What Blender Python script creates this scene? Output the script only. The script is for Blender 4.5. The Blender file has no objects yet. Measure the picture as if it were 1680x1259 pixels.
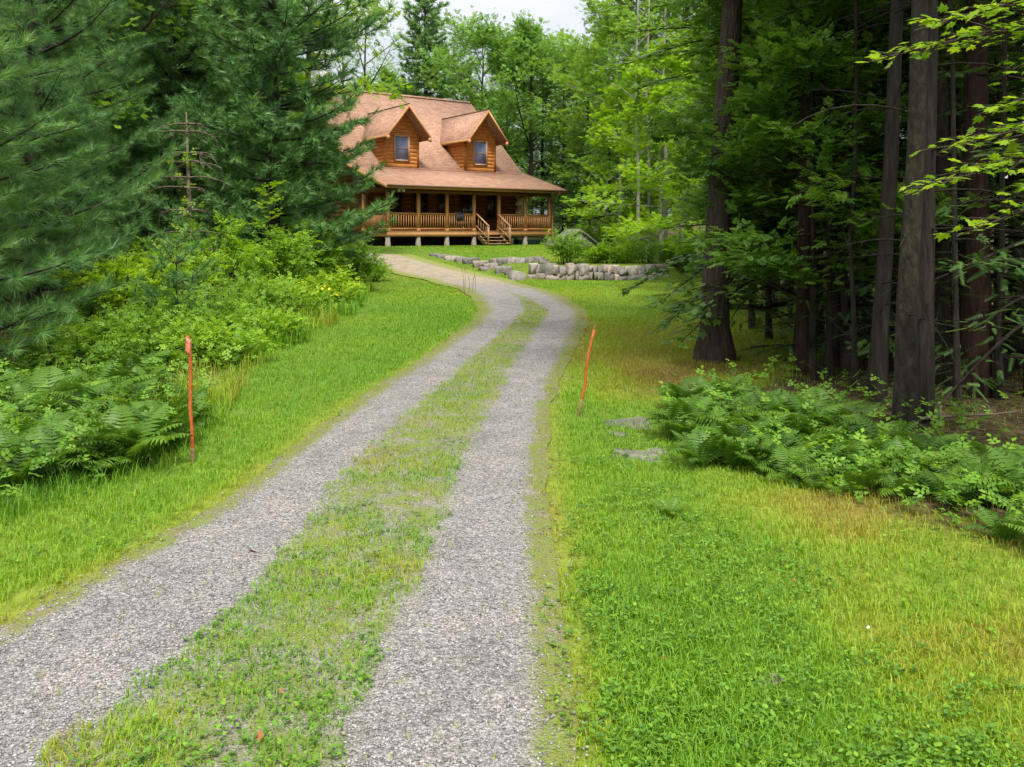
import bpy, math, numpy as np
from mathutils import Vector
PI=math.pi
sc=bpy.context.scene
COL=sc.collection
FOC=1400.; UC=840.; VH=381.; EYE=1.65      # the photo's own pixels (1680 wide): focal length, centre, horizon

# ------------------------------------------------------------------ helpers
def rngf(s): return np.random.default_rng(s)
def sstep(t):
    t=np.clip(t,0,1); return t*t*(3-2*t)
_tab=rngf(77).random((256,256))
def vnoise(x,y,scale,seed=0):
    x=np.asarray(x,float)/scale+seed*17.3; y=np.asarray(y,float)/scale+seed*9.1
    xi=np.floor(x).astype(int); yi=np.floor(y).astype(int)
    fx=x-xi; fy=y-yi; fx=fx*fx*(3-2*fx); fy=fy*fy*(3-2*fy)
    g=lambda a,b:_tab[a&255,b&255]
    return (g(xi,yi)*(1-fx)+g(xi+1,yi)*fx)*(1-fy)+(g(xi,yi+1)*(1-fx)+g(xi+1,yi+1)*fx)*fy
def fbm(x,y,scale,seed=0):
    return .55*vnoise(x,y,scale,seed)+.3*vnoise(x,y,scale*.45,seed+1)+.15*vnoise(x,y,scale*.2,seed+2)

class MB:
    """collects vertex and face arrays, then links them as one mesh object"""
    def __init__(s): s.v=[];s.f=[];s.t=[];s.n=0
    def add(s,v,f,t=None):
        v=np.asarray(v,float).reshape(-1,3); f=np.asarray(f,int)
        s.v.append(v); s.f.append(f+s.n); s.n+=len(v)
        s.t.append(np.full(len(v),.5) if t is None else np.broadcast_to(np.asarray(t,float),(len(v),)))
        return s
    def mesh(s,name,mat,smooth=False):
        me=bpy.data.meshes.new(name)
        v=np.concatenate(s.v).astype(np.float32)
        me.vertices.add(len(v)); me.vertices.foreach_set('co',v.ravel())
        lo=np.concatenate([f.ravel() for f in s.f]).astype(np.int32)
        tot=np.concatenate([np.full(len(f),f.shape[1]) for f in s.f]).astype(np.int32)
        st=np.concatenate([[0],np.cumsum(tot)[:-1]]).astype(np.int32)
        me.loops.add(len(lo)); me.loops.foreach_set('vertex_index',lo)
        me.polygons.add(len(tot)); me.polygons.foreach_set('loop_start',st)
        try: me.polygons.foreach_set('loop_total',tot)
        except Exception: pass
        if smooth: me.polygons.foreach_set('use_smooth',np.ones(len(tot),bool))
        a=me.attributes.new('tint','FLOAT','POINT'); a.data.foreach_set('value',np.concatenate(s.t).astype(np.float32))
        me.update(calc_edges=True); me.validate()
        me.materials.append(mat)
        return me
    def build(s,name,mat,parent=None,smooth=False):
        o=bpy.data.objects.new(name,s.mesh(name,mat,smooth)); COL.objects.link(o)
        if parent is not None: o.parent=parent
        return o
    # --- solids
    def box(s,a,b,t=None):
        x0,y0,z0=np.minimum(a,b); x1,y1,z1=np.maximum(a,b)
        v=[(x0,y0,z0),(x1,y0,z0),(x1,y1,z0),(x0,y1,z0),(x0,y0,z1),(x1,y0,z1),(x1,y1,z1),(x0,y1,z1)]
        return s.add(v,[(0,3,2,1),(4,5,6,7),(0,1,5,4),(1,2,6,5),(2,3,7,6),(3,0,4,7)],t)
    def bar(s,p,q,w,h,t=None):
        p=np.array(p,float);q=np.array(q,float);d=q-p;d/=np.linalg.norm(d)
        up=np.array([0,0,1.]) if abs(d[2])<.95 else np.array([1.,0,0])
        x=np.cross(d,up);x/=np.linalg.norm(x);z=np.cross(x,d)
        v=[c+x*i*w/2+z*j*h/2 for c in(p,q) for i,j in((-1,-1),(1,-1),(1,1),(-1,1))]
        return s.add(v,[(0,1,2,3),(7,6,5,4),(0,4,5,1),(1,5,6,2),(2,6,7,3),(3,7,4,0)],t)
    def tube(s,P,R,k=6,t=None,cap=True):
        P=np.asarray(P,float);R=np.broadcast_to(np.asarray(R,float),(len(P),))
        d=np.gradient(P,axis=0);d/=np.linalg.norm(d,axis=1)[:,None]+1e-9
        ref=np.array([0,0,1.]) if abs(d[:,2]).mean()<.8 else np.array([1.,.2,0])
        x=np.cross(d,ref);x/=np.linalg.norm(x,axis=1)[:,None]+1e-9;y=np.cross(d,x)
        a=np.arange(k)*2*PI/k
        V=P[:,None]+R[:,None,None]*(np.cos(a)[None,:,None]*x[:,None]+np.sin(a)[None,:,None]*y[:,None])
        n=len(P);i,j=np.meshgrid(np.arange(n-1),np.arange(k),indexing='ij')
        F=np.stack([i*k+j,i*k+(j+1)%k,(i+1)*k+(j+1)%k,(i+1)*k+j],-1).reshape(-1,4)
        s.add(V.reshape(-1,3),F,t)
        if cap:
            s.f.append(np.array([[s.n-k+m for m in range(k)]]))
        return s
    def lathe(s,prof,c=(0,0,0),k=16,t=None):
        P=np.array(prof,float);a=np.arange(k)*2*PI/k
        V=np.stack([P[:,0,None]*np.cos(a)+c[0],P[:,0,None]*np.sin(a)+c[1],np.repeat(P[:,1,None],k,1)+c[2]],-1)
        n=len(P);i,j=np.meshgrid(np.arange(n-1),np.arange(k),indexing='ij')
        return s.add(V.reshape(-1,3),np.stack([i*k+j,i*k+(j+1)%k,(i+1)*k+(j+1)%k,(i+1)*k+j],-1).reshape(-1,4),t)
    def prism(s,poly,axis,a,b,t=None):
        """polygon (2-D points) extruded along axis from a to b"""
        n=len(poly)
        def P(q,c):
            if axis=='x': return (c,q[0],q[1])
            if axis=='y': return (q[0],c,q[1])
            return (q[0],q[1],c)
        v=[P(q,a) for q in poly]+[P(q,b) for q in poly]
        s.add(v,[[i,(i+1)%n,n+(i+1)%n,n+i] for i in range(n)],t)
        s.f.append(np.array([[s.n-2*n+i for i in range(n)][::-1]])); s.f.append(np.array([[s.n-n+i for i in range(n)]]))
        return s
    def inst(s,tv,tf,M,P,t):
        tv=np.asarray(tv,float);tf=np.asarray(tf,int);n=len(P);m=len(tv)
        if n==0:return s
        V=np.einsum('nij,mj->nmi',M,tv)+P[:,None]
        F=(tf[None]+(np.arange(n)*m)[:,None,None]).reshape(-1,tf.shape[1])
        return s.add(V.reshape(-1,3),F,np.repeat(np.asarray(t,float),m))
def unit(a): return a/(np.linalg.norm(a,axis=-1,keepdims=True)+1e-9)
def frames(d,up,sc_):
    d=unit(d);x=unit(np.cross(d,up));z=np.cross(x,d)
    return np.stack([x,d,z],-1)*np.asarray(sc_,float).reshape(-1,1,1)

def tag(o,label,cat,group=None,kind=None):
    if label:o['label']=label
    if cat:o['category']=cat
    if group:o['group']=group
    if kind:o['kind']=kind
    return o
def empty(name,loc,label,cat,group=None,rz=0):
    o=bpy.data.objects.new(name,None);COL.objects.link(o);o.location=loc;o.rotation_euler=(0,0,rz);o.empty_display_size=.2
    return tag(o,label,cat,group)
def copy_tree(o,parent=None):
    c=o.copy();COL.objects.link(c)
    if parent is not None:c.parent=parent
    for ch in list(o.children): copy_tree(ch,c)
    return c

# ------------------------------------------------------------------ terrain
def G(x,y):
    x=np.asarray(x,float);y=np.asarray(y,float)
    ramp=.97*sstep((y-27)/13.)
    yw=29.45
    wide=.3+4.*sstep((x-5.3)/1.2)
    terr=sstep((y-yw)/wide)*(.48+.49*sstep((y-29.5)/10.5))
    xl=.2-(y-30)*.583
    tw=sstep((x-xl+.3)/.9)
    z=ramp*(1-tw)+terr*tw
    z=z+np.clip(y-58,0,60)*.05
    z=z+.35*sstep((-x-4.6)/3.)*sstep((y-11)/8.)*(1-sstep((y-30)/9))
    z=z+(vnoise(x,y,2.7,3)-.5)*.05*(1-.9*sstep((y-24)/3.))+ (vnoise(x,y,9,4)-.5)*.10*sstep((np.abs(x)-4)/4.)
    return z
def g1(x,y): return float(G(x,y))
_Ys=np.geomspace(1.2,95,2600)
def hit(u,v):
    X=(u-UC)/FOC*_Ys; Z=EYE-(v-VH)/FOC*_Ys
    below=Z<=G(X,_Ys)
    i=int(np.argmax(below)) if below.any() else len(_Ys)-1
    return np.array([X[i],_Ys[i],g1(X[i],_Ys[i])])
def at(u,Y): 
    x=(u-UC)/FOC*Y; return (x,Y,g1(x,Y))
def pt(u,v,Y): return np.array([(u-UC)/FOC*Y,Y,EYE-(v-VH)/FOC*Y])

# driveway edges, read off the picture as (v, left track L/R, right track L/R)
ED=[(1259,-250,95,560,905),(1150,-130,220,592,890),(1050,-10,330,632,885),(1000,80,400,668,880),(950,165,432,690,880),(900,260,470,706,878),
(850,340,520,726,876),(800,415,547,745,876),(750,480,590,766,878),(700,545,645,790,885),(650,615,702,815,893),(600,690,760,842,915),
(560,745,808,868,935),(530,790,840,890,950),(510,800,860,900,945),(490,790,850,866,915),(475,768,815,816,872),(460,712,765,766,822),
(445,640,690,691,752),(430,592,640,641,700),(416,575,610,611,650)]
EX=[];
for r in ED:
    h=[hit(u,r[0]) for u in r[1:]]
    Y=np.mean([q[1] for q in h])
    EX.append((Y,)+tuple((u-UC)/FOC*Y for u in r[1:]))
EX=np.array(EX)
sl=(EX[3]-EX[0])/(EX[3,0]-EX[0,0])
back=np.array([EX[0]+sl*(yy-EX[0,0]) for yy in(-7.,-2.)])
EX=np.vstack([back,EX])
def edges(y): return [np.interp(y,EX[:,0],EX[:,i]) for i in(1,2,3,4)]
YEND=EX[-1,0]
XR=np.array([(-5,6.),(2,4.2),(4.45,2.67),(5.14,2.06),(5.65,1.75),(5.94,1.45),(7.,1.35),(8.9,1.8),(10.1,2.96),(12.9,4.15),(19.4,6.1),(30,9.),(45,13),(160,60)])
XL=np.array([(-5,-5.5),(2,-4.4),(4,-3.5),(5.03,-3.02),(5.5,-2.85),(5.94,-2.6),(7.24,-2.75),(11.05,-3.4),(16.6,-3.3),(23.3,-4.1),(34,-6.2),(40,-9),(58,-18),(160,-60)])
def woods(x,y):
    jit=(vnoise(x,y,1.1,8)-.5)*.7
    a=sstep((x-np.interp(y,XR[:,0],XR[:,1])+jit)/.7); b=sstep((np.interp(y,XL[:,0],XL[:,1])-x+jit)/.7)
    c=sstep((y-58)/4)
    return np.maximum(np.maximum(a,b),c)
def drive(x,y):
    """track weight, median weight, distance outside the track edges"""
    j=(vnoise(x,y,.5,11)-.5)*.10+(vnoise(x,y,.1,12)-.5)*.12
    a,b,c,d=edges(y); xx=x+j
    inside=(xx>a)&(xx<d)&(y<YEND)
    med=inside&(xx>b)&(xx<c)
    dist=np.where(xx<a,a-xx,np.where(xx>d,xx-d,0.))+np.where(y>YEND,9,0)
    return inside&~med,med,dist
def grass_tint(x,y):
    t=.66+.30*(fbm(x,y,2.3,21)-.5)
    t=t+.18*(vnoise(x,y,14,22)-.5)
    right=sstep((x-.9)/1.2)*(1-sstep((y-9)/3.))
    t=t-right*(.12+.85*np.clip(fbm(x,y,.9,24)-.42,0,1)*1.6)
    t=np.where((right>0)&(t<.32),.32-.35*(.32-t),t)
    olive=sstep((x-.55)/.4)*sstep((y-7.6)/1.)*(1-sstep((y-15.5)/3.))
    t=t-olive*(.20+.18*(fbm(x,y,1.2,25)-.4))
    far=sstep((y-17)/6.); t=t-far*(.10+.12*(vnoise(x,y,3,26)-.5))
    tr,med,dist=drive(x,y)
    t=np.where(med,.50+.75*(fbm(x,y,.5,27)-.5),t)
    t=t-.30*np.exp(-(dist/.20)**2)*(~med)
    return np.clip(t,0,1)

# ------------------------------------------------------------------ materials
def mat(name):
    m=bpy.data.materials.new(name);m.use_nodes=True
    nt=m.node_tree;nt.nodes.clear()
    return m,nt,nt.nodes,nt.links
def N(ns,typ,**kw):
    n=ns.new(typ)
    for k,v in kw.items():
        if k in n.inputs: n.inputs[k].default_value=v
        else: setattr(n,k,v)
    return n
def ramp(ns,stops,interp='LINEAR'):
    r=ns.new('ShaderNodeValToRGB');e=r.color_ramp.elements;r.color_ramp.interpolation=interp
    while len(e)<len(stops): e.new(.5)
    for el,(p,c) in zip(e,stops): el.position=p;el.color=(*c,1)
    return r
def mixc(ns,ln,fac,a,b,mode='MIX'):
    m=ns.new('ShaderNodeMix');m.data_type='RGBA';m.blend_type=mode
    for sock,val in((m.inputs[0],fac),(m.inputs[6],a),(m.inputs[7],b)):
        if hasattr(val,'is_linked'): ln.new(val,sock)
        elif isinstance(val,(int,float)): sock.default_value=val
        else: sock.default_value=(*val,1)
    return m.outputs[2]
def leaf_mat(name,stops,trans=.35,rough=.45,spec=.3,objvar=.25,gain=1.45):
    m,nt,ns,ln=mat(name)
    at_=N(ns,'ShaderNodeAttribute',attribute_name='tint')
    oi=ns.new('ShaderNodeObjectInfo')
    ad=N(ns,'ShaderNodeMath',operation='MULTIPLY_ADD');ln.new(oi.outputs['Random'],ad.inputs[0]);ad.inputs[1].default_value=objvar;ln.new(at_.outputs['Fac'],ad.inputs[2])
    sb=N(ns,'ShaderNodeMath',operation='SUBTRACT');ln.new(ad.outputs[0],sb.inputs[0]);sb.inputs[1].default_value=objvar/2
    r=ramp(ns,[(p,tuple(min(.8,c*gain) for c in cc)) for p,cc in stops]);ln.new(sb.outputs[0],r.inputs[0])
    d=N(ns,'ShaderNodeBsdfPrincipled',Roughness=rough);d.inputs['Specular IOR Level'].default_value=spec
    ln.new(r.outputs[0],d.inputs['Base Color'])
    tr=ns.new('ShaderNodeBsdfTranslucent')
    tc=mixc(ns,ln,1.,r.outputs[0],(1.25,1.15,.6),'MULTIPLY');ln.new(tc,tr.inputs[0])
    mx=N(ns,'ShaderNodeMixShader');mx.inputs[0].default_value=trans
    ln.new(d.outputs[0],mx.inputs[1]);ln.new(tr.outputs[0],mx.inputs[2])
    o=ns.new('ShaderNodeOutputMaterial');ln.new(mx.outputs[0],o.inputs[0])
    return m
def std(name,stops,scale=6.,rough=.75,bump=.0,stretch=(1,1,1),detail=4,spec=.3,metal=0.,bscale=None,coord='Object',kind='noise'):
    m,nt,ns,ln=mat(name)
    tc=ns.new('ShaderNodeTexCoord');mp=ns.new('ShaderNodeMapping');mp.inputs['Scale'].default_value=stretch
    ln.new(tc.outputs[coord],mp.inputs[0])
    if kind=='noise':
        nz=N(ns,'ShaderNodeTexNoise',Scale=scale,Detail=detail,Roughness=.6);out=nz.outputs['Fac']
    else:
        nz=N(ns,'ShaderNodeTexVoronoi',Scale=scale);out=nz.outputs['Color']
    ln.new(mp.outputs[0],nz.inputs['Vector'])
    r=ramp(ns,stops);ln.new(out,r.inputs[0])
    d=N(ns,'ShaderNodeBsdfPrincipled',Roughness=rough,Metallic=metal);d.inputs['Specular IOR Level'].default_value=spec
    ln.new(r.outputs[0],d.inputs['Base Color'])
    if bump:
        n2=N(ns,'ShaderNodeTexNoise',Scale=bscale or scale*2,Detail=5);ln.new(mp.outputs[0],n2.inputs['Vector'])
        b=N(ns,'ShaderNodeBump',Strength=bump,Distance=.05);ln.new(n2.outputs['Fac'],b.inputs['Height']);ln.new(b.outputs[0],d.inputs['Normal'])
    o=ns.new('ShaderNodeOutputMaterial');ln.new(d.outputs[0],o.inputs[0])
    return m
GR=[(0,(.20,.125,.045)),(.22,(.25,.215,.035)),(.42,(.225,.30,.018)),(.62,(.138,.272,.014)),(.82,(.082,.215,.014)),(1,(.05,.13,.015))]
M={}
M['grass']=leaf_mat('grass_blade',GR,.38,.5,.25,0,1.3)
M['leaf_bright']=leaf_mat('bright_leaf',[(0,(.085,.185,.010)),(.5,(.17,.30,.013)),(1,(.28,.39,.02))],.5)
M['leaf_bough']=leaf_mat('bough_leaf',[(0,(.07,.155,.012)),(.5,(.14,.25,.016)),(1,(.23,.335,.022))],.5)
M['leaf_mid']=leaf_mat('mid_leaf',[(0,(.06,.14,.016)),(.5,(.12,.235,.02)),(1,(.20,.32,.03))],.45)
M['leaf_far']=leaf_mat('far_leaf',[(0,(.065,.15,.035)),(.5,(.13,.255,.045)),(1,(.22,.35,.055))],.45)
M['leaf_dark']=leaf_mat('dark_leaf',[(0,(.04,.095,.02)),(.5,(.08,.17,.022)),(1,(.14,.25,.032))],.45)
M['needle']=leaf_mat('pine_needle',[(0,(.042,.105,.034)),(.5,(.085,.185,.05)),(1,(.15,.265,.06))],.3)
M['needle_far']=leaf_mat('far_needle',[(0,(.06,.13,.05)),(.5,(.10,.20,.06)),(1,(.16,.27,.08))],.3)
M['hemlock']=leaf_mat('hemlock_needle',[(0,(.035,.08,.026)),(.5,(.065,.135,.032)),(1,(.11,.20,.045))],.35)
M['fern']=leaf_mat('fern_frond',[(0,(.028,.07,.012)),(.5,(.062,.135,.014)),(1,(.12,.21,.02))],.38)
M['bush']=leaf_mat('bush_leaf',[(0,(.07,.15,.014)),(.5,(.14,.27,.016)),(1,(.23,.36,.02))],.45)
M['weed']=leaf_mat('weed_leaf',[(0,(.04,.10,.014)),(.5,(.085,.185,.016)),(1,(.16,.28,.022))],.35)
M['flower']=leaf_mat('yellow_flower',[(0,(.40,.35,.02)),(1,(.6,.5,.03))],.3)
M['dryleaf']=leaf_mat('dry_leaf',[(0,(.10,.035,.015)),(.5,(.22,.09,.035)),(1,(.34,.20,.09))],.2,.7)
M['bark']=std('grey_brown_bark',[(.25,(.03,.023,.018)),(.55,(.07,.055,.042)),(.8,(.13,.105,.08))],11,.9,1.,(2.2,2.2,.42),9,.1,0,14)
M['bark_dark']=std('dark_bark',[(.25,(.018,.015,.012)),(.55,(.042,.035,.028)),(.85,(.085,.07,.055))],9,.9,.9,(2.2,2.2,.3),6,.1,0,14)
M['bark_red']=std('reddish_bark',[(.25,(.018,.011,.009)),(.55,(.048,.028,.021)),(.85,(.085,.055,.042))],10,.9,.9,(2.4,2.4,.3),6,.1,0,16)
M['bark_grey']=std('smooth_grey_bark',[(.3,(.020,.018,.014)),(.55,(.042,.037,.028)),(.8,(.075,.07,.052))],13,.9,.6,(1.4,1.4,.55),8,.1,0,22)
M['bark_pale']=std('pale_bark',[(.3,(.12,.11,.09)),(.7,(.30,.28,.24))],5,.85,.3,(1,1,.5),5,.1)
M['deadwood']=std('dead_branch',[(.3,(.09,.065,.048)),(.7,(.20,.155,.12))],8,.9,.3)

def ground_mat():
    m,nt,ns,ln=mat('lawn_and_litter')
    a=N(ns,'ShaderNodeAttribute',attribute_name='tint');r=ramp(ns,GR);ln.new(a.outputs['Fac'],r.inputs[0])
    soil=mixc(ns,ln,.42,r.outputs[0],(.10,.085,.04))
    tc=ns.new('ShaderNodeTexCoord')
    nz=N(ns,'ShaderNodeTexNoise',Scale=9.,Detail=8,Roughness=.7);ln.new(tc.outputs['Object'],nz.inputs['Vector'])
    rr=ramp(ns,[(.3,(.55,.55,.55)),(.7,(1.25,1.25,1.25))]);ln.new(nz.outputs['Fac'],rr.inputs[0])
    lawn=mixc(ns,ln,1.,soil,rr.outputs[0],'MULTIPLY')
    vo=N(ns,'ShaderNodeTexVoronoi',Scale=22.);ln.new(tc.outputs['Object'],vo.inputs['Vector'])
    sp=ns.new('ShaderNodeSeparateColor');ln.new(vo.outputs['Color'],sp.inputs[0])
    lit=ramp(ns,[(0,(.02,.016,.010)),(.4,(.05,.036,.021)),(.75,(.09,.058,.032)),(1,(.13,.095,.058))]);ln.new(sp.outputs[0],lit.inputs[0])
    w=N(ns,'ShaderNodeAttribute',attribute_name='wood')
    c=mixc(ns,ln,w.outputs['Fac'],lawn,lit.outputs[0])
    d=N(ns,'ShaderNodeBsdfPrincipled',Roughness=.95);d.inputs['Specular IOR Level'].default_value=.1
    ln.new(c,d.inputs['Base Color'])
    n2=N(ns,'ShaderNodeTexNoise',Scale=26.,Detail=6);ln.new(tc.outputs['Object'],n2.inputs['Vector'])
    b=N(ns,'ShaderNodeBump',Strength=.7,Distance=.04);ln.new(n2.outputs['Fac'],b.inputs['Height']);ln.new(b.outputs[0],d.inputs['Normal'])
    o=ns.new('ShaderNodeOutputMaterial');ln.new(d.outputs[0],o.inputs[0]);return m
M['ground']=ground_mat()
def gravel_mat():
    m,nt,ns,ln=mat('crushed_gravel')
    tc=ns.new('ShaderNodeTexCoord')
    vo=N(ns,'ShaderNodeTexVoronoi',Scale=88.);ln.new(tc.outputs['Object'],vo.inputs['Vector'])
    v2=N(ns,'ShaderNodeTexVoronoi',Scale=190.);ln.new(tc.outputs['Object'],v2.inputs['Vector'])
    sp=ns.new('ShaderNodeSeparateColor');ln.new(vo.outputs['Color'],sp.inputs[0])
    s2=ns.new('ShaderNodeSeparateColor');ln.new(v2.outputs['Color'],s2.inputs[0])
    r=ramp(ns,[(0,(.135,.129,.126)),(.35,(.222,.212,.206)),(.7,(.287,.274,.265)),(1,(.37,.355,.342))]);ln.new(sp.outputs[0],r.inputs[0])
    r2=ramp(ns,[(0,(.6,.6,.6)),(1,(1.3,1.3,1.3))]);ln.new(s2.outputs[1],r2.inputs[0])
    c=mixc(ns,ln,1.,r.outputs[0],r2.outputs[0],'MULTIPLY')
    nz=N(ns,'ShaderNodeTexNoise',Scale=2.6,Detail=8,Roughness=.72);ln.new(tc.outputs['Object'],nz.inputs['Vector'])
    r3=ramp(ns,[(.28,(.62,.60,.60)),(.5,(.92,.91,.91)),(.72,(1.1,1.05,.99))]);ln.new(nz.outputs['Fac'],r3.inputs[0])
    c=mixc(ns,ln,1.,c,r3.outputs[0],'MULTIPLY')
    # the median carries soil and low growth, the far apron is sandy
    a=N(ns,'ShaderNodeAttribute',attribute_name='tint')
    n3=N(ns,'ShaderNodeTexNoise',Scale=5.,Detail=7,Roughness=.7);ln.new(tc.outputs['Object'],n3.inputs['Vector'])
    r4=ramp(ns,[(.35,(.16,.14,.06)),(.6,(.15,.19,.04)),(.75,(.23,.21,.13))]);ln.new(n3.outputs['Fac'],r4.inputs[0])
    mm=N(ns,'ShaderNodeMath',operation='MULTIPLY');ln.new(a.outputs['Fac'],mm.inputs[0])
    rk=ramp(ns,[(.38,(0,0,0)),(.6,(1,1,1))]);ln.new(n3.outputs['Fac'],rk.inputs[0])
    ma=N(ns,'ShaderNodeMath',operation='ADD');ln.new(rk.outputs[0],ma.inputs[0]);ma.inputs[1].default_value=.18;ln.new(ma.outputs[0],mm.inputs[1]);mm.use_clamp=True
    c=mixc(ns,ln,mm.outputs[0],c,r4.outputs[0])
    sd=N(ns,'ShaderNodeAttribute',attribute_name='sand')
    c=mixc(ns,ln,sd.outputs['Fac'],c,mixc(ns,ln,mm.outputs[0],mixc(ns,ln,1.,c,(1.5,1.3,.95),'MULTIPLY'),(.20,.24,.05)))
    d=N(ns,'ShaderNodeBsdfPrincipled',Roughness=.9);d.inputs['Specular IOR Level'].default_value=.2
    ln.new(c,d.inputs['Base Color'])
    b=N(ns,'ShaderNodeBump',Strength=.8,Distance=.012);ln.new(vo.outputs['Distance'],b.inputs['Height']);b.invert=True
    ln.new(b.outputs[0],d.inputs['Normal'])
    o=ns.new('ShaderNodeOutputMaterial');ln.new(d.outputs[0],o.inputs[0]);return m
M['gravel']=gravel_mat()
def tintmat(name,stops,rough=.85):
    m,nt,ns,ln=mat(name)
    a=N(ns,'ShaderNodeAttribute',attribute_name='tint');r=ramp(ns,stops);ln.new(a.outputs['Fac'],r.inputs[0])
    d=N(ns,'ShaderNodeBsdfPrincipled',Roughness=rough);d.inputs['Specular IOR Level'].default_value=.25
    ln.new(r.outputs[0],d.inputs['Base Color'])
    o=ns.new('ShaderNodeOutputMaterial');ln.new(d.outputs[0],o.inputs[0]);return m
M['pebble']=tintmat('loose_pebble',[(0,(.11,.106,.104)),(.4,(.222,.212,.206)),(.8,(.30,.286,.278)),(1,(.38,.365,.352))])
def stone_mat(name,cs):
    m,nt,ns,ln=mat(name)
    tc=ns.new('ShaderNodeTexCoord')
    a=N(ns,'ShaderNodeAttribute',attribute_name='tint');r=ramp(ns,cs);ln.new(a.outputs['Fac'],r.inputs[0])
    nz=N(ns,'ShaderNodeTexNoise',Scale=7.,Detail=8,Roughness=.65);ln.new(tc.outputs['Object'],nz.inputs['Vector'])
    r2=ramp(ns,[(.3,(.5,.5,.48)),(.5,(1,1,1)),(.7,(1.3,1.27,1.2))]);ln.new(nz.outputs['Fac'],r2.inputs[0])
    c=mixc(ns,ln,1.,r.outputs[0],r2.outputs[0],'MULTIPLY')
    d=N(ns,'ShaderNodeBsdfPrincipled',Roughness=.9);ln.new(c,d.inputs['Base Color']);d.inputs['Specular IOR Level'].default_value=.2
    b=N(ns,'ShaderNodeBump',Strength=.6,Distance=.05);ln.new(nz.outputs['Fac'],b.inputs['Height']);ln.new(b.outputs[0],d.inputs['Normal'])
    o=ns.new('ShaderNodeOutputMaterial');ln.new(d.outputs[0],o.inputs[0]);return m
M['stone']=stone_mat('field_stone',[(0,(.13,.122,.11)),(.4,(.23,.215,.195)),(.7,(.30,.24,.205)),(1,(.36,.335,.30))])

def wood_mat(name,cs,scale=3.,stretch=(1,1,8),rough=.6):
    return std(name,cs,scale,rough,.15,stretch,6,.3)
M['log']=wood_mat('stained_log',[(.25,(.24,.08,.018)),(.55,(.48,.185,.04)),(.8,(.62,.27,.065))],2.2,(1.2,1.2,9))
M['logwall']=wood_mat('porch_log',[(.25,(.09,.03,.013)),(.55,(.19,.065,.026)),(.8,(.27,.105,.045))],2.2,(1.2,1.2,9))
M['trimwood']=wood_mat('trim_wood',[(.3,(.38,.18,.065)),(.7,(.52,.27,.11))],3,(1,1,6))
M['rail']=wood_mat('railing_wood',[(.3,(.40,.18,.066)),(.7,(.56,.28,.115))],4,(4,4,1.5))
M['stairwood']=wood_mat('stair_wood',[(.3,(.27,.15,.075)),(.7,(.40,.24,.13))],4,(1,6,6))
M['logend']=std('cut_log_end',[(.3,(.55,.47,.37)),(.7,(.74,.66,.54))],6,.8,.2)
M['concrete']=std('footing_concrete',[(.3,(.22,.19,.155)),(.7,(.36,.32,.26))],6,.9,.2)
M['block']=std('foundation_block',[(.3,(.08,.075,.07)),(.7,(.13,.125,.115))],5,.9,.2)
M['white']=std('white_plastic',[(.3,(.72,.72,.70)),(.7,(.8,.8,.78))],4,.4)
M['teal']=std('teal_plastic',[(.3,(.06,.17,.17)),(.7,(.09,.23,.225))],3,.45)
M['towel']=std('navy_towel',[(.3,(.035,.028,.05)),(.7,(.06,.05,.085))],30,.95,.3)
M['greyroof']=std('grey_shed_board',[(.3,(.13,.125,.11)),(.7,(.21,.20,.185))],6,.9,.2,(1,6,1))
M['gutter']=std('brown_gutter',[(.3,(.22,.12,.075)),(.7,(.28,.16,.10))],3,.5)
M['stakewood']=std('orange_painted_stick',[(.25,(.17,.05,.015)),(.45,(.36,.085,.016)),(.62,(.46,.13,.03)),(.8,(.27,.13,.05))],16,.8,.3,(1,1,.6))
M['stakebare']=std('bare_stick_bark',[(.3,(.10,.06,.03)),(.7,(.26,.16,.08))],18,.9,.3)
M['tape']=std('pink_orange_tape',[(.3,(.55,.14,.07)),(.7,(.66,.26,.17))],8,.5,.1)
M['alum']=std('pale_metal',[(.3,(.55,.55,.54)),(.7,(.68,.68,.66))],3,.5)
M['winwood']=wood_mat('window_frame_wood',[(.3,(.36,.22,.13)),(.7,(.48,.32,.20))],3)
M['doorwood']=wood_mat('dark_door_wood',[(.3,(.07,.025,.015)),(.7,(.12,.045,.025))],3)
def glass_mat():
    m,nt,ns,ln=mat('window_glass')
    d=N(ns,'ShaderNodeBsdfPrincipled',Roughness=.08);d.inputs['Base Color'].default_value=(.025,.03,.045,1);d.inputs['Specular IOR Level'].default_value=.9
    tc=ns.new('ShaderNodeTexCoord');nz=N(ns,'ShaderNodeTexNoise',Scale=1.5);ln.new(tc.outputs['Object'],nz.inputs['Vector'])
    b=N(ns,'ShaderNodeBump',Strength=.05,Distance=.05);ln.new(nz.outputs['Fac'],b.inputs['Height']);ln.new(b.outputs[0],d.inputs['Normal'])
    o=ns.new('ShaderNodeOutputMaterial');ln.new(d.outputs[0],o.inputs[0]);return m
M['glass']=glass_mat()
M['blind']=std('blue_grey_blind',[(.3,(.16,.19,.34)),(.7,(.23,.27,.44))],3,.35,0,(1,1,14))
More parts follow.
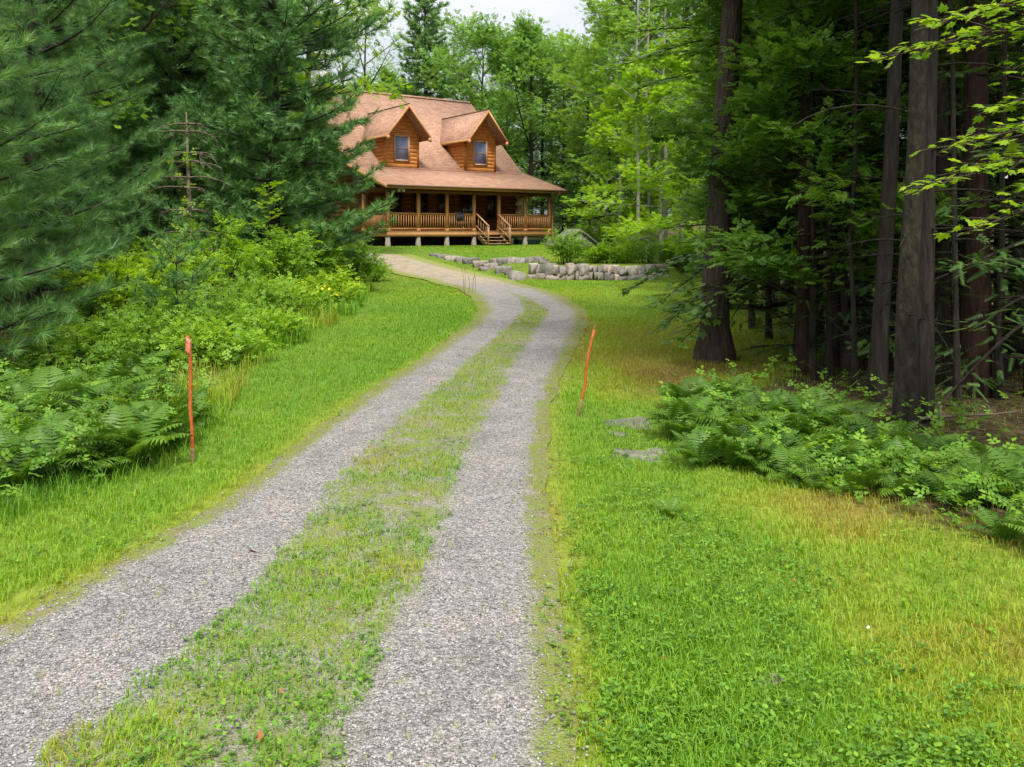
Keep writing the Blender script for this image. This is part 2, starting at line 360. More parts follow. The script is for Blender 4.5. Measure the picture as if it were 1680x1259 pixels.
def shingle_mat():
    m,nt,ns,ln=mat('brown_shingle')
    uv=N(ns,'ShaderNodeUVMap');
    br=N(ns,'ShaderNodeTexBrick',Scale=1.);br.offset=.5
    br.inputs['Brick Width'].default_value=.30;br.inputs['Row Height'].default_value=.15;br.inputs['Mortar Size'].default_value=.008
    br.inputs['Color1'].default_value=(.385,.232,.162,1);br.inputs['Color2'].default_value=(.30,.175,.124,1);br.inputs['Mortar'].default_value=(.13,.07,.05,1)
    ln.new(uv.outputs[0],br.inputs['Vector'])
    nz=N(ns,'ShaderNodeTexNoise',Scale=2.2,Detail=8,Roughness=.7);ln.new(uv.outputs[0],nz.inputs['Vector'])
    r=ramp(ns,[(.3,(.78,.76,.76)),(.7,(1.2,1.18,1.15))]);ln.new(nz.outputs['Fac'],r.inputs[0])
    c=mixc(ns,ln,1.,br.outputs['Color'],r.outputs[0],'MULTIPLY')
    d=N(ns,'ShaderNodeBsdfPrincipled',Roughness=.9);d.inputs['Specular IOR Level'].default_value=.2;ln.new(c,d.inputs['Base Color'])
    b=N(ns,'ShaderNodeBump',Strength=.5,Distance=.01);ln.new(br.outputs['Fac'],b.inputs['Height']);b.invert=True;ln.new(b.outputs[0],d.inputs['Normal'])
    o=ns.new('ShaderNodeOutputMaterial');ln.new(d.outputs[0],o.inputs[0]);return m
M['shingle']=shingle_mat()

# ------------------------------------------------------------------ camera, light, sky
cam=bpy.data.cameras.new('camera');co=bpy.data.objects.new('camera',cam);COL.objects.link(co)
co.location=(0,0,EYE);co.rotation_euler=(PI/2,0,0)
cam.sensor_fit='HORIZONTAL';cam.sensor_width=36;cam.lens=36*FOC/1680
cam.shift_y=-(1259/2-VH)/1680;cam.clip_end=1000;cam.clip_start=.05
sc.camera=co
SUN_EL,SUN_AZ=60.,172.       # elevation, azimuth clockwise from +Y
w=bpy.data.worlds.new('World');sc.world=w;w.use_nodes=True
nt=w.node_tree;ns=nt.nodes;ln=nt.links;ns.clear()
sky=ns.new('ShaderNodeTexSky');sky.sky_type='NISHITA';sky.sun_disc=False
sky.sun_elevation=math.radians(SUN_EL);sky.sun_rotation=math.radians(SUN_AZ);sky.dust_density=3.;sky.ozone_density=1.
tcw=ns.new('ShaderNodeTexCoord')
nz=N(ns,'ShaderNodeTexNoise',Scale=2.2,Detail=7,Roughness=.55);mpw=ns.new('ShaderNodeMapping');mpw.inputs['Scale'].default_value=(1,1,2.6)
ln.new(tcw.outputs['Generated'],mpw.inputs[0]);ln.new(mpw.outputs[0],nz.inputs['Vector'])
rc=ramp(ns,[(.36,(.45,.45,.45)),(.58,(1,1,1))]);ln.new(nz.outputs['Fac'],rc.inputs[0])
cl=mixc(ns,ln,rc.outputs[0],sky.outputs[0],(7.6,7.6,7.7))
# an overcast sky is about three times as bright overhead as at its rim
sx_=ns.new('ShaderNodeSeparateXYZ');ln.new(tcw.outputs['Generated'],sx_.inputs[0])
rz_=ramp(ns,[(0,(.36,.375,.41)),(.26,(.50,.52,.56)),(.6,(1.0,1.0,1.0)),(1,(1.5,1.49,1.45))]);ln.new(sx_.outputs[2],rz_.inputs[0])
cl=mixc(ns,ln,1.,cl,rz_.outputs[0],'MULTIPLY')
bg=ns.new('ShaderNodeBackground');bg.inputs[1].default_value=.115;ln.new(cl,bg.inputs[0])
ow=ns.new('ShaderNodeOutputWorld');ln.new(bg.outputs[0],ow.inputs[0])
sl_=bpy.data.lights.new('sun','SUN');sl_.energy=2.3;sl_.angle=math.radians(8);sl_.color=(1,.95,.86)
so=bpy.data.objects.new('sun',sl_);COL.objects.link(so)
az=math.radians(SUN_AZ);el=math.radians(SUN_EL)
sd=Vector((math.sin(az)*math.cos(el),math.cos(az)*math.cos(el),math.sin(el)))
so.rotation_euler=sd.to_track_quat('Z','Y').to_euler();so.location=sd*60
sc.view_settings.view_transform='Standard';sc.view_settings.look='None';sc.view_settings.gamma=1;sc.view_settings.exposure=1.12
cy=sc.cycles;cy.max_bounces=7;cy.diffuse_bounces=4;cy.glossy_bounces=2;cy.transmission_bounces=4;cy.transparent_max_bounces=4
cy.caustics_reflective=False;cy.caustics_refractive=False;cy.use_denoising=True;cy.sample_clamp_indirect=6
try: cy.denoiser='OPENIMAGEDENOISE'
except Exception: pass

# ------------------------------------------------------------------ ground, drive
def grid_mesh(xs,ys,zf):
    X,Y=np.meshgrid(xs,ys);Z=zf(X,Y);n,m=X.shape
    i,j=np.meshgrid(np.arange(n-1),np.arange(m-1),indexing='ij')
    F=np.stack([i*m+j,i*m+j+1,(i+1)*m+j+1,(i+1)*m+j],-1).reshape(-1,4)
    return np.stack([X,Y,Z],-1).reshape(-1,3),F
ys=np.concatenate([np.arange(-9,20,.25),np.arange(20,60,.3),np.geomspace(60,260,36)])
xe=np.geomspace(14.3,180,36)
xs=np.concatenate([-xe[::-1],np.arange(-14,14.1,.25),xe])
V,F=grid_mesh(xs,ys,G)
ground=MB().add(V,F,grass_tint(V[:,0],V[:,1])).build('ground',M['ground'],smooth=True)
a=ground.data.attributes.new('wood','FLOAT','POINT');a.data.foreach_set('value',(.92*woods(V[:,0],V[:,1])).astype(np.float32))
tag(ground,None,None,kind='structure')
rows=np.concatenate([np.arange(-7,16,.12),np.arange(16,YEND-.1,.2)])
K=40;s_=np.linspace(0,1,K)
E4=np.array(edges(rows)).T
x0=E4[:,0];x1=E4[:,3]
j0=(vnoise(rows*1.,rows*0,.35,31)-.5)*.06;j1=(vnoise(rows,rows*0,.35,32)-.5)*.06
wn=.09+.012*np.clip(rows-8,0,40);x0=x0-wn+j0;x1=x1+wn+j1
RX=x0[:,None]+(x1-x0)[:,None]*s_;RY=np.repeat(rows[:,None],K,1)
lift=np.where(RY>20,.03,.012)
V=np.stack([RX,RY,G(RX,RY)+lift],-1).reshape(-1,3)
n,m=RX.shape;i,j=np.meshgrid(np.arange(n-1),np.arange(m-1),indexing='ij')
F=np.stack([i*m+j,i*m+j+1,(i+1)*m+j+1,(i+1)*m+j],-1).reshape(-1,4)
_,md,_=drive(V[:,0],V[:,1])
b,c=E4[:,1][:,None],E4[:,2][:,None]
wd=np.maximum((c-b)/2,.02);med=np.clip(1.25-np.abs(RX-(b+c)/2)/wd,0,1)*np.clip((c-b)/.3,0,1)
ed_=np.minimum(RX-x0[:,None],x1[:,None]-RX)
edge=2.4*(1-sstep((ed_-.02)/(.17+.024*np.clip(RY-8,0,40))))
tt=np.maximum(sstep(med*1.6),edge)
dv=MB().add(V,F,tt.ravel()).build('driveway',M['gravel'],smooth=True)
a=dv.data.attributes.new('sand','FLOAT','POINT');a.data.foreach_set('value',(.85*sstep((V[:,1]-23)/8)).astype(np.float32))
tag(dv,None,None,kind='structure')

# ---- loose pebbles on the tracks
r=rngf(5)
n=150000
Y=2.0*(16/2.0)**r.random(n);X=(r.random(n)*1.5-.75)*Y
tr,md,ds=drive(X,Y)
keep=tr|(md&(r.random(n)<.14))|((ds<.15)&(ds>0)&(r.random(n)<.25))
X,Y=X[keep],Y[keep];n=len(X)
oc=np.array([(1,0,0),(-1,0,0),(0,1,0),(0,-1,0),(0,0,1),(0,0,-1)],float);of=np.array([(0,2,4),(2,1,4),(1,3,4),(3,0,4),(2,0,5),(1,2,5),(3,1,5),(0,3,5)])
sz=(.0024+.0044*r.random(n)**2.6)*(1+.07*Y)
Mx=frames(r.normal(size=(n,3))*[1,1,.25],np.tile([0,0,1.],(n,1)),sz)*np.stack([.7+.6*r.random(n),.8+.6*r.random(n),.45+.3*r.random(n)],-1)[:,None,:]
gv=MB().inst(oc,of,Mx,np.stack([X,Y,G(X,Y)+.014],-1),r.random(n)).build('gravel',M['pebble'])
tag(gv,'loose grey crushed stone lying in the two wheel tracks','gravel',kind='stuff')

# ---- grass blades
def grass(name,n,y0,y1,seed,label,hmul=1.):
    r=rngf(seed)
    Y=y0*(y1/y0)**r.random(n);X=(r.random(n)*1.62-.81)*Y
    # gather into tufts
    k=max(1,n//7);c=r.integers(0,k,n);Y=np.where(r.random(n)<.6,Y[c]+r.normal(size=n)*.018*np.sqrt(Y[c]),Y);X=np.where(r.random(n)<.6,X[c]+r.normal(size=n)*.02*np.sqrt(np.abs(Y[c])),X)
    tr,md,ds=drive(X,Y);wo=woods(X,Y)
    patch=fbm(X,Y,.45,41)
    p=np.where(tr,.012,np.where(md,np.clip((patch-.22)*5.,0.22,1.)*np.clip((Y-1.6)/2.6,.25,1),1.))
    edge=(~tr)&(~md)&(ds<.22);p=np.where(edge,np.clip(ds/.22,.25,1)*np.clip((fbm(X,Y,.3,47)-.25)*3.2,.1,1),p)
    p=p*(1-.9*wo)
    right=(X>.9)&(Y<9)
    p=p*np.where(right,np.clip(.45+1.6*(fbm(X,Y,.8,42)-.3),.35,1),1)
    # nothing grows through the house footprint, rear of wall face or wall stones
    hx=(X+5.85)*.8127+(Y-40.2)*.5827;hy=-(X+5.85)*.5827+(Y-40.2)*.8127
    p=p*np.where((hx>-.3)&(hx<10)&(hy>.2)&(hy<16),0,1)
    p=p*np.where((X>.4)&(X<5.2)&(Y>29.05)&(Y<29.9),0,1)
    # tuft at the lower left of the median
    t0=hit(190,1235);p=np.where(((X-t0[0])**2/.05+(Y-t0[1])**2/.03)<1,1.,p)
    kp=r.random(n)<p
    X,Y,md,ds=X[kp],Y[kp],md[kp],ds[kp];n=len(X)
    t=grass_tint(X,Y)+r.normal(size=n)*.085
    h=(.024+.038*r.random(n))*np.where(md,1.,1)*np.where(ds<.25,.85,1)*(.75+.6*vnoise(X,Y,.6,43))*hmul*np.clip(1.05-.012*(Y-10),.55,1)
    wd=np.maximum(.0028+.0026*r.random(n),.00062*Y)
    az=r.random(n)*2*PI;lean=.25+.75*r.random(n)
    d=np.stack([np.cos(az),np.sin(az),np.zeros(n)],-1);sx=np.stack([-np.sin(az),np.cos(az),np.zeros(n)],-1)
    az2=az+r.normal(size=n)*.6;sx=np.stack([-np.sin(az2),np.cos(az2),np.zeros(n)],-1)
    B=np.stack([X,Y,G(X,Y)],-1);up=np.array([0,0,1.])
    mid=B+d*(lean*h*.30)[:,None]+up*(h*.62)[:,None]
    tip=B+d*(lean*h*.95)[:,None]+up*(h*(1.02-.35*lean))[:,None]
    V=np.stack([B-sx*(wd/2)[:,None],B+sx*(wd/2)[:,None],mid+sx*(wd*.42)[:,None],mid-sx*(wd*.42)[:,None],tip],1).reshape(-1,3)
    o=np.arange(n)*5
    mb=MB();mb.add(V,np.stack([o,o+1,o+2,o+3],-1),np.repeat(np.clip(t,0,1),5));mb.f.append(np.stack([o+3,o+2,o+4],-1))
    ob=mb.build(name,M['grass']);tag(ob,label,'grass',kind='stuff');return ob
grass('grass',620000,1.9,46,61,'short lawn grass on both sides and down the middle of the drive')

# ---- low broad-leaved weeds in the lawn
LEAF=np.array([(0,0,0),(.30,.42,.07),(0,1,-.10),(-.30,.42,.07)],float);LF=np.array([(0,1,2),(0,2,3)])
RLEAF=np.array([(0,0,0),(.30,.22,.05),(.40,.6,.05),(0,1,-.06),(-.40,.6,.05),(-.30,.22,.05)],float);RF=np.array([(0,1,2),(0,2,3),(0,3,4),(0,4,5)])
r=rngf(8);n=60000
Y=2.0*(12/2.0)**r.random(n);X=(r.random(n)*1.6-.8)*Y
tr,md,ds=drive(X,Y)
p=np.where(tr,0,np.where(md,.22,.16+.42*((X>.3)&(X<1.6))))*np.clip((fbm(X,Y,.6,51)-.42)*5,0,1)
kp=r.random(n)<p*(1-.3*woods(X,Y));X,Y=X[kp],Y[kp];n=len(X)
rep=4;X=np.repeat(X,rep)+r.normal(size=n*rep)*.012;Y=np.repeat(Y,rep)+r.normal(size=n*rep)*.012;n*=rep
az=r.random(n)*2*PI;d=np.stack([np.cos(az),np.sin(az),.25+.35*r.random(n)],-1)
s=(.009+.013*r.random(n))
o=MB().inst(RLEAF,RF,frames(d,np.tile([0,0,1.],(n,1)),s),np.stack([X,Y,G(X,Y)+.015+.03*r.random(n)],-1),np.clip(.5+.25*r.normal(size=n),0,1)).build('lawn_weeds',M['weed'])
tag(o,'small round-leaved weeds scattered through the lawn and the drive','weeds',kind='stuff')

# ------------------------------------------------------------------ the log house
TH=math.radians(35.64);HX,HY=-5.85,40.2;HZ=.97
house=empty('log_house',(HX,HY,HZ),'brown log house with two dormers, shingled roof and railed front porch','house',rz=TH)
L=9.66;OL,OR,OF=.44,.65,.66
YE,ZE=-OF,2.92;YB,ZB=3.5,4.14;YR,ZR=8.88,8.8;YW=2.72
def uvmesh(o,along,ups):
    me=o.data;uv=me.uv_layers.new(name='UVMap')
    co=np.empty(len(me.vertices)*3,np.float32);me.vertices.foreach_get('co',co);co=co.reshape(-1,3)
    li=np.empty(len(me.loops),np.int32);me.loops.foreach_get('vertex_index',li)
    U=np.stack([co@np.array(along),co@np.array(ups)],-1)[li];uv.data.foreach_set('uv',U.astype(np.float32).ravel())
    return o
def slab(mb,pts,th):
    """quad/polygon with its thickness straight down"""
    p=np.array(pts,float);n=len(p);q=p-[0,0,th]
    mb.add(np.vstack([p,q]),[[i,n+i,n+(i+1)%n,(i+1)%n] for i in range(n)])
    mb.f.append(np.array([[mb.n-2*n+i for i in range(n)]]));mb.f.append(np.array([[mb.n-n+i for i in range(n)][::-1]]))
    return mb
sm=(ZR-ZB)/(YR-YB);sp=(ZB-ZE)/(YB-YE)
um=np.array([0,1,sm]);um=um/np.linalg.norm(um);up_=np.array([0,1,sp]);up_=up_/np.linalg.norm(up_)
xa,xb=-OL,L+OR
mb=MB();slab(mb,[(xa,YB,ZB),(xb,YB,ZB),(xb,YR,ZR),(xa,YR,ZR)],.16)
roof=uvmesh(mb.build('roof',M['shingle'],house),(1,0,0),um)
mb=MB();slab(mb,[(xa,YR+.003,ZR),(xb,YR+.003,ZR),(xb,2*YR-YB,ZB),(xa,2*YR-YB,ZB)],.16)
uvmesh(mb.build('rear_roof',M['shingle'],house),(1,0,0),(0,-um[1],um[2]))
mb=MB();slab(mb,[(xa,YE,ZE),(xb,YE,ZE),(xb,YB-.002,ZB),(xa,YB-.002,ZB)],.13)
uvmesh(mb.build('porch_roof',M['shingle'],house),(1,0,0),up_)
# ridge cap
mb=MB();mb.prism([(YR-.16,ZR-.16*sm+.03),(YR,ZR+.045),(YR+.16,ZR-.16*sm+.03),(YR,ZR-.03)],'x',xa-.01,xb+.01)
uvmesh(mb.build('ridge_cap',M['shingle'],roof),(1,0,0),(0,1,0))
# fascia boards, rakes
mb=MB()
mb.box((xa-.02,YE-.055,ZE-.20),(xb+.02,YE-.004,ZE-.035))
for x in(xa-.032,xb+.004):
    mb.prism([(YE-.05,ZE-.21),(YB,ZB-.21),(YR,ZR-.24),(YR,ZR-.02),(YB,ZB-.012),(YE-.05,ZE-.012)],'x',x,x+.03)
mb.build('fascia_board',M['trimwood'],house)
mb=MB();mb.box((xa+.02,YE-.12,ZE-.09),(xb-.02,YE-.058,ZE+.0));mb.build('gutter',M['gutter'],house)
mb=MB();mb.tube([(L+.10,YE-.09,ZE-.09),(L+.10,YE-.08,ZE-.22),(L+.14,-.10,ZE-.42),(L+.14,-.10,1.),(L+.14,-.10,.12),(L+.22,-.2,.04)],.045,8);mb.build('downspout',M['gutter'],house)

# scalloped log walls
def logwall(mb,x0,x1,z0,z1,course,fn,span=None,bulge=.05,out=-1):
    """stack of half-round courses; fn maps (along, outward, z) to a point"""
    nz_=max(1,int(round((z1-z0)/course)));c=(z1-z0)/nz_
    for k in range(nz_):
        zs=z0+c*k
        zz=np.array([0,.08,.25,.5,.75,.92,1.]);bo=np.array([0,.45,.87,1,.87,.45,0])*bulge
        A=[];B=[]
        for q,b_ in zip(zz,bo):
            z=zs+c*q
            lo,hi=(x0,x1) if span is None else span(z)
            A.append(fn(lo,b_,z));B.append(fn(hi,b_,z))
        n=len(zz);t=.5
        mb.add(np.array(A+B),[[i,n+i,n+i+1,i+1] for i in range(n-1)],t)
    return mb
mb=MB()
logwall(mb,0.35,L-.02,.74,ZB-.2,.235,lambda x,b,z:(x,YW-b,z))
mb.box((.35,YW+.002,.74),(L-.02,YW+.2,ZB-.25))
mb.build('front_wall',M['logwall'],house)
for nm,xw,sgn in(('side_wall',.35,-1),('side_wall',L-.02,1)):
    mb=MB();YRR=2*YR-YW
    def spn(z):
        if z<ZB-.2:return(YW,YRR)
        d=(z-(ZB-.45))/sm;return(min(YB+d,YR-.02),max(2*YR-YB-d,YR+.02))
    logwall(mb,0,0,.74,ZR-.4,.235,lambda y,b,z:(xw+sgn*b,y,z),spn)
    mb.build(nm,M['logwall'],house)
mb=MB();mb.box((.4,YW+.15,-.3),(L-.1,YW+.4,.735));mb.box((.4,YW+.41,-.3),(.6,15,.735));mb.box((L-.3,YW+.41,-.3),(L-.1,15,.735));mb.build('foundation',M['block'],house)
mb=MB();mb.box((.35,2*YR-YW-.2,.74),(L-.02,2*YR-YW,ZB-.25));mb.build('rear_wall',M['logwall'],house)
# crossing log ends at the front right corner
r=rngf(3);k=0
z=.74+.1175
while z<ZE+.4:
    mb=MB()
    if k%2==0: mb.tube([(L-.35,YW-.03,z),(L+.28+.05*r.random(),YW-.03,z)],.118,12)
    else: mb.tube([(L-.08,YW+.3,z),(L-.08,YW-.36-.06*r.random(),z)],.118,12)
    mb.build('log_end',M['logend'],house);z+=.235;k+=1
# dormers
def dormer(x0,x1,zp,ze):
    d=bpy.data.objects.new('dormer',None);COL.objects.link(d);d.parent=house
    yd=3.12;cx=(x0+x1)/2;hw=(x1-x0)/2;zb=ZE+sp*(yd-YE)-.02
    hov=hw+.30;slope=(zp-ze)/hov
    span=lambda z:(max(x0,cx-max((zp-.16-z)/slope,.02)),min(x1,cx+max((zp-.16-z)/slope,.02)))
    mb=MB();logwall(mb,x0,x1,zb,zp-.2,.2,lambda x,b,z:(x,yd-b,z),span,.04)
    mb.box((x0-.05,yd-.055,zb-.02),(x0+.07,yd+.05,ze+.12));mb.box((x1-.07,yd-.055,zb-.02),(x1+.05,yd+.05,ze+.12))
    mb.build('gable_wall',M['log'],d)
    for xs_,sg in((x0,-1),(x1,1)):
        mb=MB()
        def sp2(z):
            yr=YB+(z-ZB)/sm if z>ZB else YE+(z-ZE)/sp
            return(yd+.05,max(yr+.15,yd+.06))
        logwall(mb,0,0,zb,ze+.15,.2,lambda y,b,z:(xs_+sg*b,y,z),sp2,.04)
        mb.build('cheek_wall',M['log'],d)
    yf=yd-.82;yb=lambda z:YB+(z-ZB)/sm+.05
    for sg in(-1,1):
        mb=MB();e=cx+sg*hov
        pts=[(e,yf,ze),(cx,yf,zp),(cx,yb(zp),zp),(e,yb(ze),ze)]
        slab(mb,pts if sg<0 else pts[::-1],.10)
        u=np.array([-sg*hov,0,zp-ze]);u=u/np.linalg.norm(u)
        uvmesh(mb.build('dormer_roof',M['shingle'],d),(0,1,0),u)
        mb=MB()
        mb.prism([(e+sg*.015,ze-.02),(cx,zp-.012),(cx,zp-.2),(e+sg*.015-sg*.0,ze-.22)][::sg],'y',yf-.045,yf-.003)
        mb.box((e-sg*.13,yf-.05,ze-.26),(e+sg*.03,yf-.0,ze-.05))
        mb.box((e+sg*.005,yf,ze-.16),(e+sg*.025,yb(ze),ze-.02))
        mb.build('barge_board',M['trimwood'],d)
    mb=MB();mb.tube([(cx,yf-.02,zp+.005),(cx,yb(zp),zp+.005)],.035,6);mb.build('dormer_ridge',M['shingle'],d)
    # sash window
    wx,wz0,wz1,ww=cx-.02,4.42,5.60,.37
    mb=MB()
    for a,b in(((wx-ww-.09,wz0-.09),(wx-ww,wz1+.09)),((wx+ww,wz0-.09),(wx+ww+.09,wz1+.09)),((wx-ww,wz0-.09),(wx+ww,wz0)),((wx-ww,wz1),(wx+ww,wz1+.09))):
        mb.box((a[0],yd-.085,a[1]),(b[0],yd-.01,b[1]))
    mb.box((wx-ww,yd-.075,(wz0+wz1)/2-.025),(wx+ww,yd-.03,(wz0+wz1)/2+.025))
    mb.build('window_frame',M['winwood'],d)
    mb=MB();mb.box((wx-ww+.002,yd-.052,wz0+.002),(wx+ww-.002,yd-.045,wz1-.002));mb.build('window_pane',M['blind'],d)
    return d
dormer(1.447,3.365,7.22,5.60);dormer(6.295,8.246,7.32,5.68)
# porch: deck, rim beam, posts, footings
mb=MB();mb.box((-.14,-.14,.70),(L+.14,YW+.1,.735));mb.build('porch_deck',M['rail'],house)
mb=MB();mb.box((-.10,-.12,.46),(L+.10,-.05,.697));mb.box((-.10,-.045,.46),(-.03,YW,.697));mb.box((L+.03,-.045,.46),(L+.10,YW,.697))
for y in(.9,1.8): mb.box((-.025,y,.5),(L+.025,y+.06,.697))
mb.build('rim_beam',M['trimwood'],house)
mb=MB();mb.box((-.08,-.07,ZE-.36),(L+.08,.07,ZE-.15));mb.box((-.07,.075,ZE-.3),(.07,YW,ZE-.1));mb.box((L-.07,.075,ZE-.3),(L+.07,YW,ZE-.1));mb.build('header_beam',M['logwall'],house)
PX=[0,1.63,3.24,4.83,6.36,8.04,9.66]
post=None
def part_copy(src,loc,parent,rz=0):
    c=src.copy();COL.objects.link(c);c.location=loc;c.rotation_euler=(0,0,rz);c.parent=parent;return c
for x,y in[(q,0) for q in PX]+[(0,YW-.15)]:
    if post is None:
        mb=MB();mb.box((-.075,-.075,.737),(.075,.075,ZE-.362));mb.box((-.09,-.09,.737),(.09,.09,.85));post=mb.build('porch_post',M['rail'],house);post.location=(x,y,0)
        mb=MB();mb.lathe([(.13,-.15),(.13,.2),(.115,.22),(.115,.458)],k=14);foot=mb.build('footing',M['concrete'],house);foot.location=(x,y,0)
    else:
        part_copy(post,(x,y,0),house);part_copy(foot,(x,y,0),house)
mb=MB();mb.box((-.0175,-.0175,.855),(.0175,.0175,1.50));bal_me=mb.mesh('baluster',M['rail'])
def railing(p,q):
    p=np.array(p,float);q=np.array(q,float);d=q-p;Ln=np.linalg.norm(d);ang=math.atan2(d[1],d[0])
    mb=MB();mb.prism([(-.07,1.60),(-.07,1.56),(-.03,1.56),(-.03,1.48),(.03,1.48),(.03,1.56),(.07,1.56),(.07,1.60)],'x',.08,Ln-.08)
    ro=mb.build('railing',M['rail'],house);ro.location=(p[0],p[1],0);ro.rotation_euler=(0,0,ang)
    mb=MB();mb.box((.08,-.03,.80),(Ln-.08,.03,.875));mb.build('bottom_rail',M['rail'],ro)
    n=int((Ln-.16)/.125)
    for k in range(n):
        b=bpy.data.objects.new('baluster',bal_me);COL.objects.link(b);b.parent=ro;b.location=(.08+(k+.5)*(Ln-.16)/n,-.048,0)
for i in(0,1,2,4,5): railing((PX[i],0),(PX[i+1],0))
railing((0,YW-.15),(0,0));railing((L,0),(L,YW-.1))
# stairs between the fourth and fifth post
sx0,sx1=4.95,6.22
mb=MB()
for x in(sx0-.02,sx1-.03):
    mb.prism([(-.125,.69),(-.125,.40),(-.95,-.1),(-1.2,-.1),(-1.2,.03)],'x',x,x+.05)
st=mb.build('porch_stairs',M['stairwood'],house)
for k in range(4):
    mb=MB();z=.735-(k+1)*.155;y=-.14-k*.27;mb.box((sx0-.04,y-.30,z-.04),(sx1+.04,y,z));mb.build('stair_tread',M['stairwood'],st)
for x in(sx0-.02,sx1+.02):
    mb=MB();mb.bar((x,-.06,1.62),(x,-1.22,.96),.09,.05);mb.bar((x,-.06,.98),(x,-1.15,.36),.035,.07)
    mb.box((x-.045,-1.2,-.05),(x+.045,-1.11,.99))
    for k in range(4):
        y=-.28-k*.22;zt=1.60+(y+.06)*.569;mb.box((x-.017,y-.017,zt-.72),(x+.017,y+.017,zt-.01))
    mb.build('stair_handrail',M['stairwood'],st)
# windows and door behind the porch
def pwin(x0,x1,z0,z1,nm='window',mull=True):
    mb=MB()
    for a,b in(((x0-.1,z0-.1),(x0,z1+.1)),((x1,z0-.1),(x1+.1,z1+.1)),((x0,z0-.1),(x1,z0)),((x0,z1),(x1,z1+.1))): mb.box((a[0],YW-.10,a[1]),(b[0],YW-.005,b[1]))
    if mull: mb.box((x0,YW-.085,(z0+z1)/2-.02),(x1,YW-.06,(z0+z1)/2+.02))
    f=mb.build(nm,M['doorwood'],house)
    mb=MB();mb.box((x0+.002,YW-.066,z0+.002),(x1-.002,YW-.058,z1-.002));mb.build('pane',M['glass'],f)
    return f
pwin(1.35,2.15,1.45,2.85);pwin(2.85,3.65,1.45,2.85);pwin(4.35,4.85,1.45,2.85);pwin(7.45,7.95,1.45,2.85)
f=pwin(5.75,6.65,.86,2.8,'front_door',False)
mb=MB();mb.lathe([(.0,-.03),(.035,-.02),(.035,.02),(0,.03)],(6.58,YW-.12,1.75),10);mb.build('door_knob',M['alum'],f)
# twin flood lamp under the eave
mb=MB();mb.box((.42,-.36,ZE-.22),(.62,-.30,ZE-.16))
for x in(.40,.64): mb.lathe([(.0,.07),(.05,.06),(.075,-.05),(.06,-.09),(0,-.10)],(x,-.36,ZE-.24),12)
mb.build('flood_light',M['white'],house)
# chimney with a pale cap
cx0=-.1;cyy=9.6
mb=MB();mb.box((.35,cyy,6.5),(1.15,cyy+.8,10.45));ch=mb.build('chimney',M['alum'],house)
mb=MB();mb.box((.2,cyy-.15,10.75),(1.3,cyy+.95,10.85))
for x in(.4,1.04):
    for y in(.05,.69): mb.box((x,cyy+y,10.452),(x+.06,cyy+y+.06,10.748))
mb.build('chimney_cap',M['alum'],ch)

def hw(s,y,z):   # house coordinates to world
    c,n=math.cos(TH),math.sin(TH);return np.array([HX+s*c-y*n,HY+s*n+y*c,HZ+z])
# towel over the rail
p=hw(3.95,0,0);mb=MB()
n=9;xs_=np.linspace(-.2,.2,n);prof=[(.085,1.30),(.088,1.50),(.083,1.59),(.0,1.622),(-.083,1.59),(-.09,1.45),(-.092,1.28)]
V=np.array([(x,y+(.006*math.sin(x*28+z*5)),z+.012*math.sin(x*17)) for (y,z) in prof for x in xs_]);F=[[i*n+j,i*n+j+1,(i+1)*n+j+1,(i+1)*n+j] for i in range(len(prof)-1) for j in range(n-1)]
mb.add(V,F);tw=mb.build('towel',M['towel'],smooth=True);tw.location=(p[0],p[1],HZ);tw.rotation_euler=(0,0,TH)
md_=tw.modifiers.new('thick','SOLIDIFY');md_.thickness=.012
tag(tw,'dark navy towel hung over the front porch railing','towel')
# teal chest with a white lid under the porch floor
p=hw(8.75,.75,0)
ch=empty('storage_chest',(p[0],p[1],HZ-.02),'teal storage chest with a white lid under the right end of the porch','chest',rz=TH)
mb=MB();mb.prism([(-.60,0),(.60,0),(.66,.30),(-.66,.30)],'y',-.3,.3);mb.build('chest_body',M['teal'],ch)
mb=MB();mb.prism([(-.72,.302),(.72,.302),(.72,.36),(.66,.41),(-.66,.41),(-.72,.36)],'y',-.36,.36);mb.build('chest_lid',M['white'],ch)
p=hw(7.45,.45,0)
mb=MB();mb.lathe([(0,0),(.12,0),(.145,.32),(.155,.325),(.155,.345),(.13,.345),(.125,.05),(0,.05)],k=16);bk=mb.build('bucket',M['white']);bk.location=(p[0],p[1],HZ);tag(bk,'small white bucket under the porch beside the stairs','bucket')
# porch chair seen through the open stair bay
p=hw(5.25,1.7,.737)
cr=empty('porch_chair',p,'pale slatted chair on the porch behind the stairs','chair',rz=TH+.3)
mb=MB();mb.box((-.27,-.25,.40),(.27,.25,.44));mb.build('seat',M['white'],cr)
mb=MB()
for k in range(5): mb.bar((-.24+k*.12,.24,.42),(-.24+k*.12,.36,1.0),.085,.02)
mb.build('backrest',M['white'],cr)
for x in(-.25,.25):
    for y in(-.23,.23):
        mb=MB();mb.box((x-.025,y-.025,0),(x+.025,y+.025,.398));mb.build('leg',M['white'],cr)
    mb=MB();mb.box((x-.05,-.3,.62),(x+.05,.26,.65));mb.box((x-.02,-.27,.442),(x+.02,-.23,.618));mb.build('armrest',M['white'],cr)
